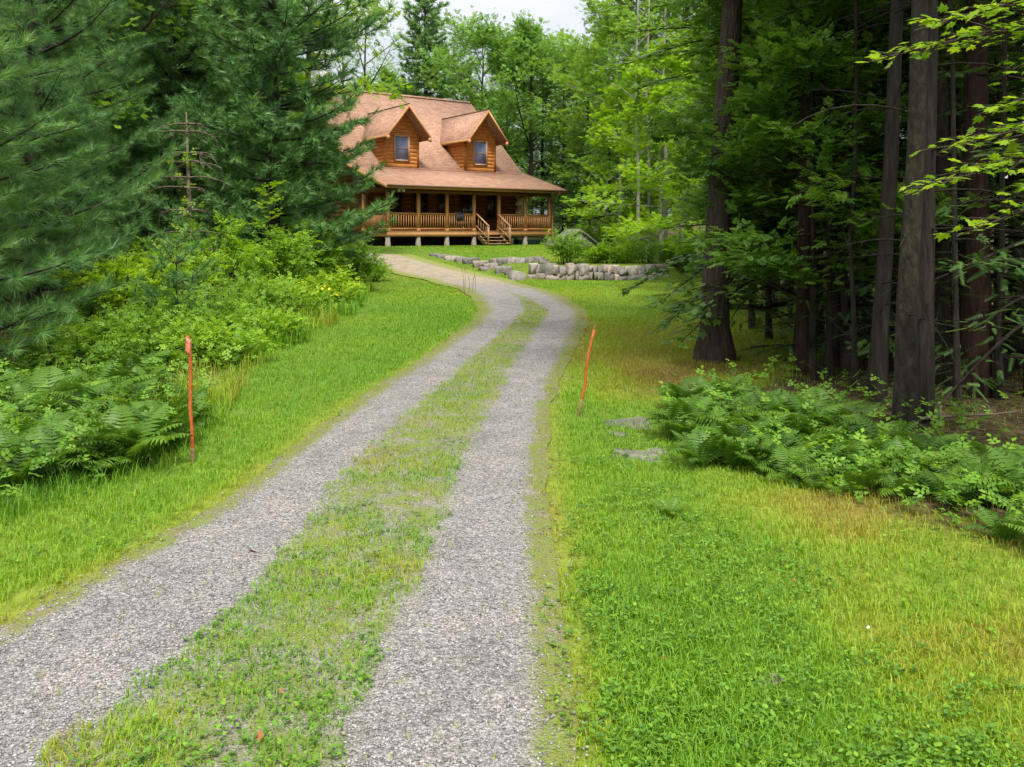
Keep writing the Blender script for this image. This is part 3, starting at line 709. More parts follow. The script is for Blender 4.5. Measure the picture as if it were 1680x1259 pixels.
# small grey gabled shelter behind the shrubs
p=at(940,37.5)
sh=empty('well_shelter',(p[0],p[1],p[2]-.14),'small weathered grey gabled shelter behind the round shrub','shelter',rz=.35)
for sg in(-1,1):
    mb=MB();slab(mb,[(0,-.8,1.02),(sg*1.0,-.8,.30),(sg*1.0,.8,.30),(0,.8,1.02)][::-sg],.05);mb.build('roof_side',M['greyroof'],sh)
mb=MB()
for y in(-.7,.66): mb.prism([(-.8,0),(.8,0),(.8,.36),(0,.94),(-.8,.36)],'y',y,y+.04)
mb.build('gable_board',M['greyroof'],sh)
# ------------------------------------------------------------------ plants: shapes shared by many plants
def sprig(n=3):
    """leaves on a short twig: one at the tip, pairs beside it"""
    V=[];F=[];k=0
    for (y,ang,s) in [(.62,0,.40)]+[(.12+.22*i,sg*(62-8*i),.42-.03*i) for i in range(n) for sg in(1,-1)]:
        a=math.radians(ang);c,q=math.cos(a),math.sin(a)
        v=LEAF*s;v=np.stack([v[:,0]*c+v[:,1]*q,-v[:,0]*q+v[:,1]*c+y,v[:,2]-.06*abs(q)],-1)
        V.append(v);F.append(LF+4*k);k+=1
    return np.vstack(V),np.vstack(F)
SPV,SPF=sprig(3)
SPV2,SPF2=sprig(2)
_ml=[(0,0),(.10,.02),(.34,-.12),(.30,.10),(.56,.22),(.40,.34),(.46,.62),(.24,.52),(.17,.60),(0,1.0)]
_o=_ml+[(-x,y) for x,y in _ml[1:-1][::-1]]
MPV=np.array([(0,.3,.06)]+[(x,y,-.10*(x*x+.3*y*y)) for x,y in _o]);MPF=np.array([(0,i,i%len(_o)+1) for i in range(1,len(_o)+1)])
def tuft(n,w,seed,spread=.75):
    r=rngf(seed);V=[];F=[]
    for i in range(n):
        a=r.random()*2*PI;e=spread*math.sqrt(r.random());d=np.array([math.sin(e)*math.cos(a),math.cos(e),math.sin(e)*math.sin(a)])
        s=np.array([math.cos(a+PI/2),0,math.sin(a+PI/2)])*w/2;l=.8+.35*r.random();b=np.array([0,-.25*r.random(),0])
        V+= [b-s,b+s,b+d*l];F.append((3*i,3*i+1,3*i+2))
    return np.array(V),np.array(F)
def flatspray(n,w):
    """short needles in two ranks along a twig"""
    V=[];F=[]
    for i in range(n):
        for sg in(-1,1):
            y=i/n;l=.21*(1.1-.6*y);k=len(V);V+=[(0,y-w,0),(0,y+w,0),(sg*l*.9,y+l*.45,-.03)];F.append((k,k+1,k+2))
    k=len(V);V+=[(-w*.6,0,0),(w*.6,0,0),(0,1.1,-.04)];F.append((k,k+1,k+2))
    return np.array(V,float),np.array(F)
def along(tw,spacing,r,lo=.15):
    """points spread along twigs -> position, direction"""
    P,D,Ln=tw
    n=np.maximum(1,np.round(Ln*(1-lo)/spacing)).astype(int);idx=np.repeat(np.arange(len(P)),n)
    first=np.cumsum(n)-n;k=np.arange(len(idx))-first[idx]
    t=lo+(1-lo)*(k+.5+.4*(r.random(len(idx))-.5))/n[idx]
    return P[idx]+D[idx]*(Ln[idx]*t)[:,None],D[idx],t,k
def rdir(r,n): return unit(r.normal(size=(n,3)))

def conifer(seed,H,r0,base,R,whorl=.5,nper=5,prof=None,rise=.12,droop=.0,tipup=.18,step=.22,twl=.42,lean=0.,side=(0,0)):
    """trunk with whorls of branches; returns the wood and every twig"""
    r=rngf(seed);wood=MB();TW=[]
    prof=prof or (lambda t:(1-t)**.75*(.35+.65*min(1,t*4+.55)))
    zz=np.linspace(-.2,H,12);wob=np.cumsum(r.normal(size=(12,2))*.012*H/12,0)
    tx=lambda z:np.array([np.interp(z,zz,wob[:,0])+lean*z,np.interp(z,zz,wob[:,1]),z])
    P=np.array([tx(z) for z in zz]);Rr=r0*np.clip(1-zz/H,0.03,1)**.8;Rr[0]*=1.35
    wood.tube(P,Rr,9)
    z=base;g=r.random()*6
    while z<H*.985:
        t=(z-base)/(H-base);Lm=R*prof(t)
        for k in range(nper):
            g+=2*PI/nper+.35*r.normal();Lb=Lm*r.uniform(.62,1.12)
            o=np.array([math.cos(g),math.sin(g),0]);Lb*=1+side[0]*math.cos(g-side[1])
            if Lb<.12:continue
            zb=z+r.normal()*.1*whorl;c=tx(zb);el=rise+.5*t*t+.08*r.normal()
            s=np.linspace(0,1,7)
            pts=c+o*(s*Lb)[:,None]+np.array([0,0,1.])*((el*s-droop*s*s+tipup*s**3)*Lb)[:,None]
            bend=np.array([-o[1],o[0],0])*(.12*Lb*r.normal()*s**2)[:,None];pts=pts+bend
            wood.tube(pts,max(.010,.016*Lb**.8)*(1.05-.9*s),4,cap=False)
            sv=np.arange(.22,1.,step/Lb)
            for q,sq in enumerate(sv):
                p=np.array([np.interp(sq,s,pts[:,i]) for i in range(3)])
                p2=np.array([np.interp(min(1,sq+.08),s,pts[:,i]) for i in range(3)]);tg=p2-p;tg/=np.linalg.norm(tg)+1e-6
                sd=np.array([-tg[1],tg[0],0])*(1 if q%2 else -1)
                d=tg*.75+sd*r.uniform(.5,1.)+np.array([0,0,r.normal()*.16+.05])
                TW.append((p,d/np.linalg.norm(d),(twl*Lb*(1.1-sq)*r.uniform(.5,1.1)+.14)))
            d=pts[-1]-pts[-2];TW.append((pts[-2],d/np.linalg.norm(d),.32))
        z+=whorl*r.uniform(.75,1.25)
    P=np.array([a[0] for a in TW]);D=np.array([a[1] for a in TW]);Ln=np.array([a[2] for a in TW])
    return wood,(P,D,Ln)
def decid(seed,H,r0,base,R,nlimb=12,nsub=6,ntw=7,lean=(0,0),flat=.5,twl=.6,el=(15,55),prof=None,trunk_top=.86,side=(0,0),flare=1.4):
    r=rngf(seed);wood=MB();TW=[]
    prof=prof or (lambda t:math.sin(PI*(.16+.78*t))**.8)
    zz=np.linspace(-.2,H*trunk_top,10);wob=np.cumsum(r.normal(size=(10,2))*.010*H/4,0);wob-=wob[0]
    tx=lambda z:np.array([np.interp(z,zz,wob[:,0])+lean[0]*z,np.interp(z,zz,wob[:,1])+lean[1]*z,z])
    P=np.array([tx(z) for z in zz]);f=np.clip(zz/(H*trunk_top),0,1)
    P=np.vstack([P[:1],[tx(.12)],[tx(.45)],P[1:]]);Rr=r0*(1-.82*f);Rr=np.concatenate([[r0*flare*1.1],[r0*flare],[r0*1.06],Rr[1:]])
    wood.tube(P,Rr,11)
    g=r.random()*6
    for i in range(nlimb):
        t=(i+.5*r.random())/nlimb;z=base+(H*trunk_top-base)*t;g+=2.4+.5*r.normal()
        Lb=R*prof(t)*r.uniform(.75,1.15);Lb*=1+side[0]*math.cos(g-side[1]);e=math.radians(el[0]+(el[1]-el[0])*t+8*r.normal())
        o=np.array([math.cos(g)*math.cos(e),math.sin(g)*math.cos(e),math.sin(e)]);s=np.linspace(0,1,7)
        pts=tx(z)+o*(s*Lb)[:,None]+np.array([0,0,1.])*(.14*Lb*s*s*r.normal()*1.)[:,None]+np.cross(o,[0,0,1.])*(.14*Lb*r.normal()*s*s)[:,None]
        rb=max(.014,min(.42*r0*(1-.6*t),.018*Lb+.008));wood.tube(pts,rb*(1.05-.85*s),5,cap=False)
        for k in range(nsub):
            sq=.28+.72*(k+r.random())/nsub;sq=min(sq,.99);p=np.array([np.interp(sq,s,pts[:,j]) for j in range(3)])
            sd=np.cross(o,[0,0,1.]);sd/=np.linalg.norm(sd)+1e-6
            d=o*.7+sd*(1 if k%2 else -1)*r.uniform(.4,1.2)+np.array([0,0,.35*r.normal()*(1-flat)+.08]);d/=np.linalg.norm(d)
            l2=Lb*r.uniform(.22,.48)*(1.25-.6*sq)
            q=p+d*l2;wood.tube(np.array([p,(p+q)/2+[0,0,.04*l2],q]),np.array([.35*rb,.25*rb,.006]),4,cap=False)
            for m in range(ntw):
                b=p+d*l2*r.uniform(.25,1.);dd=d*.6+rdir(r,1)[0]*np.array([.9,.9,.9*(1-flat)+.15])+[0,0,.1];dd/=np.linalg.norm(dd)
                TW.append((b,dd,twl*r.uniform(.6,1.3)))
    return wood,(np.array([a[0] for a in TW]),np.array([a[1] for a in TW]),np.array([a[2] for a in TW]))
def leafing(tw,seed,spacing,size,tmpl,tilt=.45,jit=.06,lo=.1,sideways=.7,tsp=.2,tri=False):
    """leaf sprigs set alternately along the twigs, faces roughly up"""
    r=rngf(seed);p,d,t,k=along(tw,spacing,r,lo);n=len(p)
    up=np.array([0,0,1.])+tilt*r.normal(size=(n,3))
    sd=unit(np.cross(d,np.tile([0,0,1.],(n,1))))*np.where(k%2,1,-1)[:,None]
    dd=unit(d*.7+sd*sideways*r.random((n,1))*1.2+np.array([0,0,-.12])+.2*r.normal(size=(n,3)))
    cl=vnoise(p[:,0]+p[:,2]*.7,p[:,1]-p[:,2]*.9,.9,seed%40)
    s=size*r.uniform(.7,1.25,n)
    return MB().inst(tmpl[0],tmpl[1],frames(dd,up,s),p+r.normal(size=(n,3))*jit,np.clip(.5+tsp*r.normal(size=n)+.35*(cl-.5),0,1))
def needles(tw,seed,spacing,size,tmpls,lo=.25,up=.12):
    r=rngf(seed);p,d,t,k=along(tw,spacing,r,lo);mb=MB();n=len(p);pick=r.integers(0,len(tmpls),n)
    dd=unit(d+.45*r.normal(size=(n,3))*[1,1,.7]+[0,0,up]);s=size*r.uniform(.75,1.2,n)
    cl=vnoise(p[:,0]+p[:,2]*.7,p[:,1]-p[:,2]*.9,.8,seed%40)
    tt=np.clip(.45+.16*r.normal(size=n)+.35*(cl-.5)+.25*(t-.6),0,1)
    for i,(v,f) in enumerate(tmpls):
        m=pick==i;mb.inst(v,f,frames(dd[m],r.normal(size=(m.sum(),3)),s[m]),p[m],tt[m])
    return mb
def plant(name,loc,label,cat,wood,bark,crown,leafm,group=None,rz=0,parts=('trunk','crown')):
    e=empty(name,loc,label,cat,group,rz)
    if wood is not None: wood.build(parts[0],M[bark],e,smooth=True)
    if crown is not None: crown.build(parts[1],M[leafm],e)
    return e
def again(src,loc,rz,sc_,label=None,group=None):
    c=copy_tree(src);c.location=loc;c.rotation_euler=(0,0,rz);c.scale=(sc_,sc_,sc_) if np.isscalar(sc_) else sc_
    if label:c['label']=label
    if group:c['group']=group
    return c
TN=[tuft(22,.042,i,1.0) for i in(1,2,3)]        # near pine
TM=[tuft(16,.085,i,1.0) for i in(4,5)]           # mid pine
TF=[tuft(9,.20,i,.95) for i in(6,7)]            # far pine
FS=flatspray(13,.036);FS2=flatspray(8,.075)

# ------------------------------------------------------------------ left: white pines
wood,tw=conifer(101,9.5,.13,.15,2.75,.30,7,rise=.10,tipup=.16,step=.17,twl=.42)
x,y,z=at(-185,9.4)
pineA=plant('white_pine',(x,y,z),'nearest feathery white pine sweeping down to the ferns on the left','pine tree',wood,'bark_dark',needles(tw,1,.062,.165,TN),'needle')
x,y,z=at(55,14.2)
again(pineA,(x,y,z),2.1,(.9,.9,1.25),'second feathery white pine, behind the nearest one and left of the bare dead spruce')
x,y,z=at(-60,15.5)
again(pineA,(x,y,z),4.3,(1.1,1.1,1.3),'feathery white pine mostly hidden behind the nearest pine')
wood,tw=conifer(102,16.5,.21,.7,3.5,.42,8,rise=.06,tipup=.20,step=.20,twl=.42,prof=lambda t:(1-t)**.6*(.84+.16*math.sin(t*38)),side=(.14,-.3))
x,y,z=at(446,23.2)
pineC=plant('white_pine',(x,y,z),'big layered white pine whose boughs cover the left end of the house','pine tree',wood,'bark_dark',needles(tw,2,.085,.24,TM),'needle')
for (u,Yd,rz,s,lab) in[(285,27.5,1.,1.0,'tall white pine standing behind the bare dead spruce'),(110,24,2.6,1.0,'tall dark white pine between the feathery pines, deep in the left wood'),
    (395,30,3.9,1.1,'tall white pine behind the big layered pine'),(-40,24,5.1,1.1,'white pine at the left edge deep behind the nearest pine'),(215,31,.4,1.15,'white pine far back in the left wood')]:
    x,y,z=at(u,Yd);again(pineC,(x,y,z),rz,s,lab)
# bare dead spruce
def dead(seed,H,R):
    r=rngf(seed);w=MB();w.tube([(0,0,-.2),(.03,0,H*.5),(-.05,.05,H)],[.055,.045,.012],7);g=0
    z=.5
    while z<H*.96:
        for k in range(4):
            g+=1.7+.4*r.normal();Lb=R*(1.0-.6*z/H)*r.uniform(.3,1.15);o=np.array([math.cos(g),math.sin(g),0]);s=np.linspace(0,1,7)
            pts=np.array([0,0,z])+o*(s*Lb)[:,None]+np.array([0,0,1.])*((.16*s-.30*s*s)*Lb*r.uniform(.5,1.4))[:,None];pts+=np.cross(o,[0,0,1])*(.10*Lb*r.normal()*np.sin(s*4))[:,None]
            w.tube(pts,.019*(1.05-.85*s),4,cap=False)
            for m in range(6):
                q=pts[min(6,2+m%5)]+(pts[min(6,3+m%5)]-pts[min(6,2+m%5)])*r.random();d=o*.4+rdir(r,1)[0]*[.7,.7,.6]+[0,0,-.25];e=q+d*.34*r.random()
                w.tube([q,(q+e)/2+[0,0,-.02],e],[.009,.007,.004],3,cap=False)
        z+=.3*r.uniform(.5,1.6)
    return w
x,y,z=at(308,17.8)
ds=empty('dead_spruce',(x,y,z),'bare dead spruce with brown drooping branches behind the bank of bushes','dead tree')
dead(7,3.9,1.75).build('trunk',M['deadwood'],ds,smooth=True)
r=rngf(71);q=np.stack([.16*r.normal(size=40),.16*r.normal(size=40)-.1,r.uniform(.6,3.2,40)],-1)
MB().inst(SPV2,SPF2,frames(rdir(r,40),np.tile([0,0,1.],(40,1)),.2),q,r.random(40)).build('climbing_vine',M['leaf_bright'],ds)

# ------------------------------------------------------------------ broadleaf trees behind the house and at the lawn's far edge
wood,tw=decid(201,16.5,.20,2.2,5.4,20,8,10,twl=.9)
dA=leafing(tw,11,.15,.34,(SPV,SPF),.55,.16)
x,y,z=at(792,62)
treeA=plant('maple_tree',(x,y,z-.1),'light green broadleaf tree directly above the right end of the roof ridge','tree',wood,'bark',dA,'leaf_far')
wood,tw=decid(202,16.,.22,1.6,5.2,21,8,10,twl=.85,el=(20,65))
x,y,z=at(872,60)
treeB=plant('oak_tree',(x,y,z-.1),'round-topped yellow-green tree under the open sky right of the house','tree',wood,'bark',leafing(tw,12,.15,.34,(SPV,SPF),.55,.16),'leaf_far')
wood,tw=decid(203,15.,.16,1.2,4.4,22,7,9,twl=.7,el=(5,55))
x,y,z=at(1012,50)
treeC=plant('beech_tree',(x,y,z-.1),'tall broadleaf tree at the right edge of the patch of sky','tree',wood,'bark_pale',leafing(tw,13,.15,.30,(SPV,SPF),.5,.14),'leaf_mid')
wood,tw=decid(204,20.,.20,7.,4.5,13,6,7,twl=.8,el=(20,60))
x,y,z=at(600,66)
treeD=plant('ash_tree',(x,y,z-.1),'thin-crowned ash with sky showing through it, left of the big far pine','tree',wood,'bark',leafing(tw,14,.22,.34,(SPV2,SPF2),.6,.2),'leaf_far')
wood,tw=conifer(205,22.5,.26,1.,4.0,.55,8,rise=.02,tipup=.20,step=.28,twl=.42,prof=lambda t:(1-t)**.55*(.8+.2*math.sin(t*45)))
x,y,z=at(697,66)
pineF=plant('white_pine',(x,y,z),'tall white pine rising straight behind the roof ridge','pine tree',wood,'bark',needles(tw,15,.12,.42,TF),'needle_far')
wood,tw=conifer(206,13.,.17,.3,3.0,.55,5,rise=-.05,droop=.18,tipup=.04,step=.20,twl=.38)
x,y,z=at(925,56)
hem=plant('hemlock',(x,y,z),'dark hemlock just beyond the right corner of the porch','hemlock tree',wood,'bark_dark',leafing(tw,16,.13,.28,FS2,.5,.04),'hemlock')
G2='trees of the wood behind the house'
for (src,u,Yd,rz,s,lab) in[
 (treeA,948,63,1.3,.90,'lower light green tree in the dip of the skyline right of the round-topped one'),
 (treeB,832,72,2.2,1.0,'broadleaf tree behind the gap between the two tallest crowns over the house'),
 (treeA,905,74,3.1,1.02,'pale broadleaf tree far behind the round-topped tree'),
 (treeC,1070,46,2.0,1.15,'tall slim-limbed tree right of the patch of sky'),
 (treeC,985,58,4.0,1.05,'slim tree behind the hemlocks, on the right rim of the sky'),
 (treeA,1130,44,.8,1.15,'big broadleaf tree behind the yellow-green young maple'),
 (treeB,1200,40,5.0,1.1,'broadleaf tree filling the gap left of the great oak trunk, far back'),
 (treeC,1120,58,3.3,1.3,'tall broadleaf tree far behind the young maple'),
 (treeD,745,80,2.,1.0,'thin-topped tree showing past the tall pine'),
 (treeD,560,74,4.1,1.0,'thin-crowned tree above the chimney'),
 (treeB,640,84,.3,1.0,'distant broadleaf tree left of the tall pine'),
 (hem,965,52,1.2,.95,'dark hemlock behind the grey shelter'),
 (hem,1000,47,2.9,.72,'smaller dark hemlock right of the grey shelter'),
 (hem,890,62,4.2,1.0,'dark hemlock behind the right slope of the roof'),
 (hem,1050,54,.5,1.0,'dark hemlock deep behind the thin pale trunks')]:
    x,y,z=at(u,Yd);again(src,(x,y,z-.1),rz,s,lab)
r=rngf(44)
for k in range(26):          # the rest of the far wood
    u=-250+k*92+r.normal()*20;Yd=r.uniform(86,112);x,y,z=at(u,Yd)
    again([treeA,treeB,treeC,hem][k%4],(x,y,z-.1),r.random()*6,r.uniform(.8,1.05) if 560<u<1020 else r.uniform(1.1,1.4),'broadleaf or hemlock crown in the far back of the wood',G2)
for k in range(16):          # left wood behind the pines
    u=-420+k*58+r.normal()*14;Yd=r.uniform(34,58);x,y,z=at(u,Yd)
    if u>470: Yd=r.uniform(62,70);x,y,z=at(u,Yd)
    again([treeA,pineC,treeB,hem][k%4],(x,y,z-.1),r.random()*6,r.uniform(1.,1.25),'tree crown hidden in the depth of the left wood','trees of the left wood')
# yellow-green tree over the big pine
x,y,z=at(505,31)
wood,tw=decid(207,14.5,.17,5.2,3.6,12,6,8,twl=.75)
plant('birch_tree',(x,y,z),'yellow-green broadleaf tree leaning out above the layered pine','tree',wood,'bark',leafing(tw,17,.15,.28,(SPV,SPF),.5,.12),'leaf_bright')
x,y,z=at(180,25)
wood,tw=decid(208,13,.15,3.6,3.4,12,6,8,twl=.75)
plant('birch_tree',(x,y,z),'broadleaf tree showing light leaves between the left pines','tree',wood,'bark',leafing(tw,18,.16,.26,(SPV,SPF),.5,.12),'leaf_mid')
# young maples at the far right lawn edge
wood,tw=decid(209,8.6,.075,.9,3.0,19,6,8,twl=.55,flat=.85,el=(-4,50),prof=lambda t:(1-.75*t)*min(1,.55+t*3))
x,y,z=at(1085,31.8)
maB=plant('young_maple',(x,y,z),'yellow-green young maple behind the right end of the stone wall','tree',wood,'bark_pale',leafing(tw,19,.11,.235,(SPV,SPF),.4,.08),'leaf_bright')
x,y,z=at(1015,39);again(maB,(x,y,z),2.4,.92,'second yellow-green young maple, between the hemlocks and the stone wall end')
x,y,z=at(1175,27);again(maB,(x,y,z),4.2,.9,'yellow-green young maple right behind the great oak trunk')
x,y,z=at(1150,37);again(maB,(x,y,z),1.1,1.2,'larger light green maple behind the others at the lawn edge')
for (u,Yd,lab) in[(1046,36.5,'thin pale trunk left of its two neighbours among the young maples'),(1064,38.5,'middle one of the thin pale trunks among the young maples'),(1092,34.5,'thickest of the thin pale trunks among the young maples')]:
    x,y,z=at(u,Yd);r=rngf(u);w=MB();w.tube([(0,0,-.2),(.04,0,3),(-.08,.1,7),(.1,.2,12)],[.085,.075,.06,.02],7)
    for k in range(9):
        h=4+k*.8;a=r.random()*6;w.tube([(0,.1,h),(math.cos(a)*.7,math.sin(a)*.7,h+.6),(math.cos(a)*1.2,math.sin(a)*1.2,h+.8)],[.025,.018,.008],4,cap=False)
    tr_=(np.array([(math.cos(a_)*1.1,math.sin(a_)*1.1,6+.25*i) for i,a_ in enumerate(r.random(26)*6)]),rdir(r,26),np.full(26,.8))
    plant('slender_poplar',(x,y,z),lab,'tree',w,'bark_pale',leafing(tr_,u,.12,.26,(SPV,SPF)),'leaf_far')

# ------------------------------------------------------------------ right wood: trunks with high crowns
def forest_tree(seed,name,u,Yd,dia,H,bark,label,base,lean=(0,0),R=3.2,dead_n=16,leafm='leaf_dark',flare=1.45,kind='d'):
    r=rngf(seed)
    x,y,z=at(u,Yd)
    if kind=='d':
        wood,tw=decid(seed,H,dia/2,base,R,11,6,7,lean,twl=.7,flare=flare);cr=leafing(tw,seed,.17,.27,(SPV,SPF),.5,.12)
    else:
        wood,tw=conifer(seed,H,dia/2,base,R,.75,5,rise=-.02,droop=.15,tipup=.05,step=.24,twl=.38,lean=lean[0]);cr=leafing(tw,seed,.15,.27,FS2,.5,.04);leafm='hemlock'
    for k in range(dead_n):      # dead twigs low on the stem
        h=r.uniform(.7,min(base+1,6.5));a=r.random()*2*PI;Lb=r.uniform(.35,1.5);o=np.array([math.cos(a),math.sin(a),0]);s=np.linspace(0,1,6)
        pts=np.array([lean[0]*h,lean[1]*h,h])+o*(s*Lb)[:,None]+np.array([0,0,1])*((.25*s-.5*s*s)*Lb*r.uniform(.2,1.2))[:,None]+np.cross(o,[0,0,1])*(.2*Lb*r.normal()*s*s)[:,None]
        wood.tube(pts,.010*(1.05-.8*s),4,cap=False)
        for m in range(3):
            q=pts[2+m];e=q+(o*.5+rdir(r,1)[0]*.6)*.3*Lb*r.random();wood.tube([q,(q+e)/2,e],[.005,.004,.002],3,cap=False)
    return plant(name,(x,y,z),label,'tree',wood,bark,cr,leafm)
forest_tree(301,'oak_tree',1174,11.05,.36,15,'bark','thick grey-brown oak trunk standing alone at the edge of the right lawn',5.6,(.052,.0),4.2,8,'leaf_mid',1.5)
forest_tree(302,'pine_tree',1322,10.0,.20,13,'bark_red','straight reddish trunk nearest the lawn oak',5.5,(.012,0),2.6,18,kind='c')
forest_tree(303,'birch_tree',1361,9.9,.075,9,'bark_grey','very thin leaning pole between the reddish trunk and a dark one',5.6,(.030,.0),1.6,4)
forest_tree(304,'pine_tree',1376,10.6,.19,13,'bark_dark','dark straight trunk just right of the very thin leaning pole',5.3,(.01,0),2.6,18,kind='c')
forest_tree(305,'pine_tree',1432,8.4,.16,14,'bark_dark','dark flared trunk left of the smooth grey trunk',5.2,(.05,.03),3.,26,flare=1.7,kind='c')
forest_tree(306,'beech_tree',1484,7.2,.175,13,'bark_grey','smooth grey trunk standing closest of all in the right wood',5.2,(-.006,.0),3.,12,flare=1.2)
forest_tree(307,'pine_tree',1513,7.45,.17,13,'bark_dark','dark trunk touching the right side of the smooth grey trunk',5.4,(.02,.0),2.6,16,kind='c')
forest_tree(308,'pine_tree',1547,9.3,.16,13,'bark','slim brown trunk between the dark twin and the broad reddish trunk',5.5,(.0,.0),2.4,16,kind='c')
forest_tree(309,'pine_tree',1605,8.7,.27,15,'bark_red','broad reddish-brown trunk near the right edge',5.4,(.012,.0),3.4,22,kind='c')
forest_tree(310,'beech_tree',1662,10.4,.20,13,'bark_dark','dark trunk at the right edge beyond the broad reddish one',5.4,(0,0),3.,12)
forest_tree(313,'birch_tree',1402,8.9,.055,9,'bark_dark','thin dark pole left of the dark flared trunk',5.4,(.012,0),1.4,7)
forest_tree(314,'birch_tree',1572,8.0,.06,9,'bark_dark','thin dark pole just left of the broad reddish trunk',5.4,(-.012,0),1.4,9)
forest_tree(315,'birch_tree',1641,8.5,.07,9,'bark_dark','thin dark pole right of the broad reddish trunk',5.4,(.01,0),1.4,9)
forest_tree(316,'birch_tree',1460,10.2,.08,10,'bark_dark','thin dark pole behind the gap left of the smooth grey trunk',5.4,(.01,0),1.6,9)
r=rngf(90)
G3='tree trunks deep in the right wood'
p0=forest_tree(311,'pine_tree',1404,15.5,.24,14,'bark_dark','dark trunk deep in the right wood',4.6,(.0,.0),3.,20,kind='c');p0['group']=G3
p1=forest_tree(312,'beech_tree',1290,19,.22,14,'bark','dark trunk deep in the right wood',4.6,(.01,.0),3.4,14);p1['group']=G3
k=0
for (u,Yd) in[(1465,13.5),(1530,16.5),(1320,25),(1380,28),(1560,28),(1760,22),(1660,30),(1460,34),(1300,38),(1400,42),(1540,44),(1700,40),(1850,34)]:
    x,y,z=at(u,Yd);again([p0,p1][k%2],(x,y,z),r.random()*6,r.uniform(.9,1.15));k+=1
# understory: saplings with flat layered leaf sprays
wood,tw=decid(320,5.9,.045,1.25,1.5,20,6,8,twl=.42,flat=.95,el=(-8,35),prof=lambda t:(1-.6*t)*min(1,.6+2*t))
x,y,z=at(1312,11.6)
sapA=plant('beech_sapling',(x,y,z),'dark layered sapling spreading across the lower part of the lawn oak','sapling',wood,'bark_dark',leafing(tw,21,.075,.15,(SPV,SPF),.32,.04),'leaf_dark')
wood,tw=conifer(321,6.2,.055,.45,1.9,.36,5,rise=-.02,droop=.15,tipup=.03,step=.16,twl=.36,prof=lambda t:(1-t)**.7)
x,y,z=at(1262,13.2)
hemS=plant('hemlock_sapling',(x,y,z),'small dark hemlock right behind the lawn oak','sapling',wood,'bark_dark',leafing(tw,22,.09,.18,FS,.4,.03),'hemlock')
for (src,u,Yd,rz,s,lab) in[
 (sapA,1345,12.2,1.4,1.15,'layered sapling behind the straight reddish trunk'),
 (sapA,1235,14.6,2.9,1.05,'layered sapling right behind the lawn oak, over the sunny lawn edge'),
 (sapA,1300,15.5,4.,1.25,'layered sapling further back between oak and reddish trunk'),
 (sapA,1420,13.5,5.2,1.25,'layered sapling behind the dark straight trunk'),
 (sapA,1235,18.,.6,1.3,'layered sapling far behind the lawn oak'),
 (sapA,1500,12.,2.2,1.2,'layered sapling behind the smooth grey trunk'),
 (sapA,1255,21,3.6,1.25,'layered sapling behind the oak on the far lawn edge'),
 (sapA,1390,9.9,3.3,1.05,'layered sapling between the leaning pole and the dark flared trunk'),
 (sapA,1335,9.6,1.9,.8,'low layered sapling right in front of the straight reddish trunk'),
 (sapA,1310,11.4,5.6,1.3,'tall layered sapling left of the straight reddish trunk'),
 (sapA,1555,11.5,4.4,1.25,'layered sapling between the slim brown and broad reddish trunks'),
 (sapA,1640,9.8,1.1,1.2,'layered sapling at the right edge behind the broad reddish trunk'),
 (hemS,1345,14.,.9,1.1,'small dark hemlock behind the very thin leaning pole'),
 (hemS,1455,10.4,2.,1.0,'small dark hemlock behind the dark flared trunk'),
 (hemS,1575,10.,3.4,1.05,'small dark hemlock between slim and broad reddish trunks'),
 (hemS,1690,8.6,4.4,.9,'small dark hemlock at the right edge above the ferns'),
 (hemS,1640,12,5.5,1.2,'small dark hemlock behind the broad reddish trunk'),
 (hemS,1270,17,1.9,1.2,'small dark hemlock behind the layered saplings'),
 (hemS,1400,19,2.6,1.3,'small dark hemlock far back in the gap right of the leaning pole'),
 (hemS,1530,18,.3,1.4,'small dark hemlock far behind the dark twin trunk'),
 (hemS,1800,10.5,.3,1.4,'small dark hemlock past the right edge'),
 (hemS,1340,23,5.3,1.5,'small dark hemlock far behind the reddish trunk')]:
    x,y,z=at(u,Yd);again(src,(x,y,z),rz,s,lab)
# bright maple boughs reaching in from the right
def bough_tree(label,X0,Y0,H,targets,seed,leafsize,spacing,leafm,trunk_r,bark='bark'):
    r=rngf(seed);z0=g1(X0,Y0);e=empty('maple_tree',(X0,Y0,z0),label,'tree');w=MB();w.tube([(0,0,-.2),(.03,0,H*.4),(0,.05,H)],[trunk_r*1.3,trunk_r,trunk_r*.5],9);TW=[]
    for (u,v,Yd,h0) in targets:
        T=pt(u,v,Yd)-np.array([X0,Y0,z0]);A=np.array([0,0,h0]);Ln=np.linalg.norm(T-A);s=np.linspace(0,1,9)
        pts=A+(T-A)*s[:,None]+np.array([0,0,1])*(np.sin(s*PI)*.07*Ln)[:,None]+np.array([0,1,0])*(np.sin(s*5)*.03*Ln)[:,None]
        w.tube(pts,(.012+.004*Ln)*(1.05-.85*s),5,cap=False)
        d0=unit(T-A);sd=np.cross(d0,[0,0,1]);sd/=np.linalg.norm(sd)
        for q in range(int(Ln/.11)):
            f=.25+.75*q/(Ln/.11);p=np.array([np.interp(f,s,pts[:,i]) for i in range(3)])
            d=d0*.75+sd*(1 if q%2 else -1)*r.uniform(.35,.9)+[0,0,.12*r.normal()-.04];d/=np.linalg.norm(d);l=.62*(1.2-f)*r.uniform(.5,1.1)+.10
            TW.append((p,d,l));w.tube([p,p+d*l*.5+[0,0,.012],p+d*l],[.006,.004,.002],3,cap=False)
        TW.append((pts[-2],d0,Ln/8))
    tw=(np.array([a[0] for a in TW]),np.array([a[1] for a in TW]),np.array([a[2] for a in TW]))
    w.build('trunk',M[bark],e,smooth=True)
    leafing(tw,seed,spacing,leafsize,(MPV,MPF),.28,.015,.05,1.1,.22).build('crown',M[leafm],e)
    return e
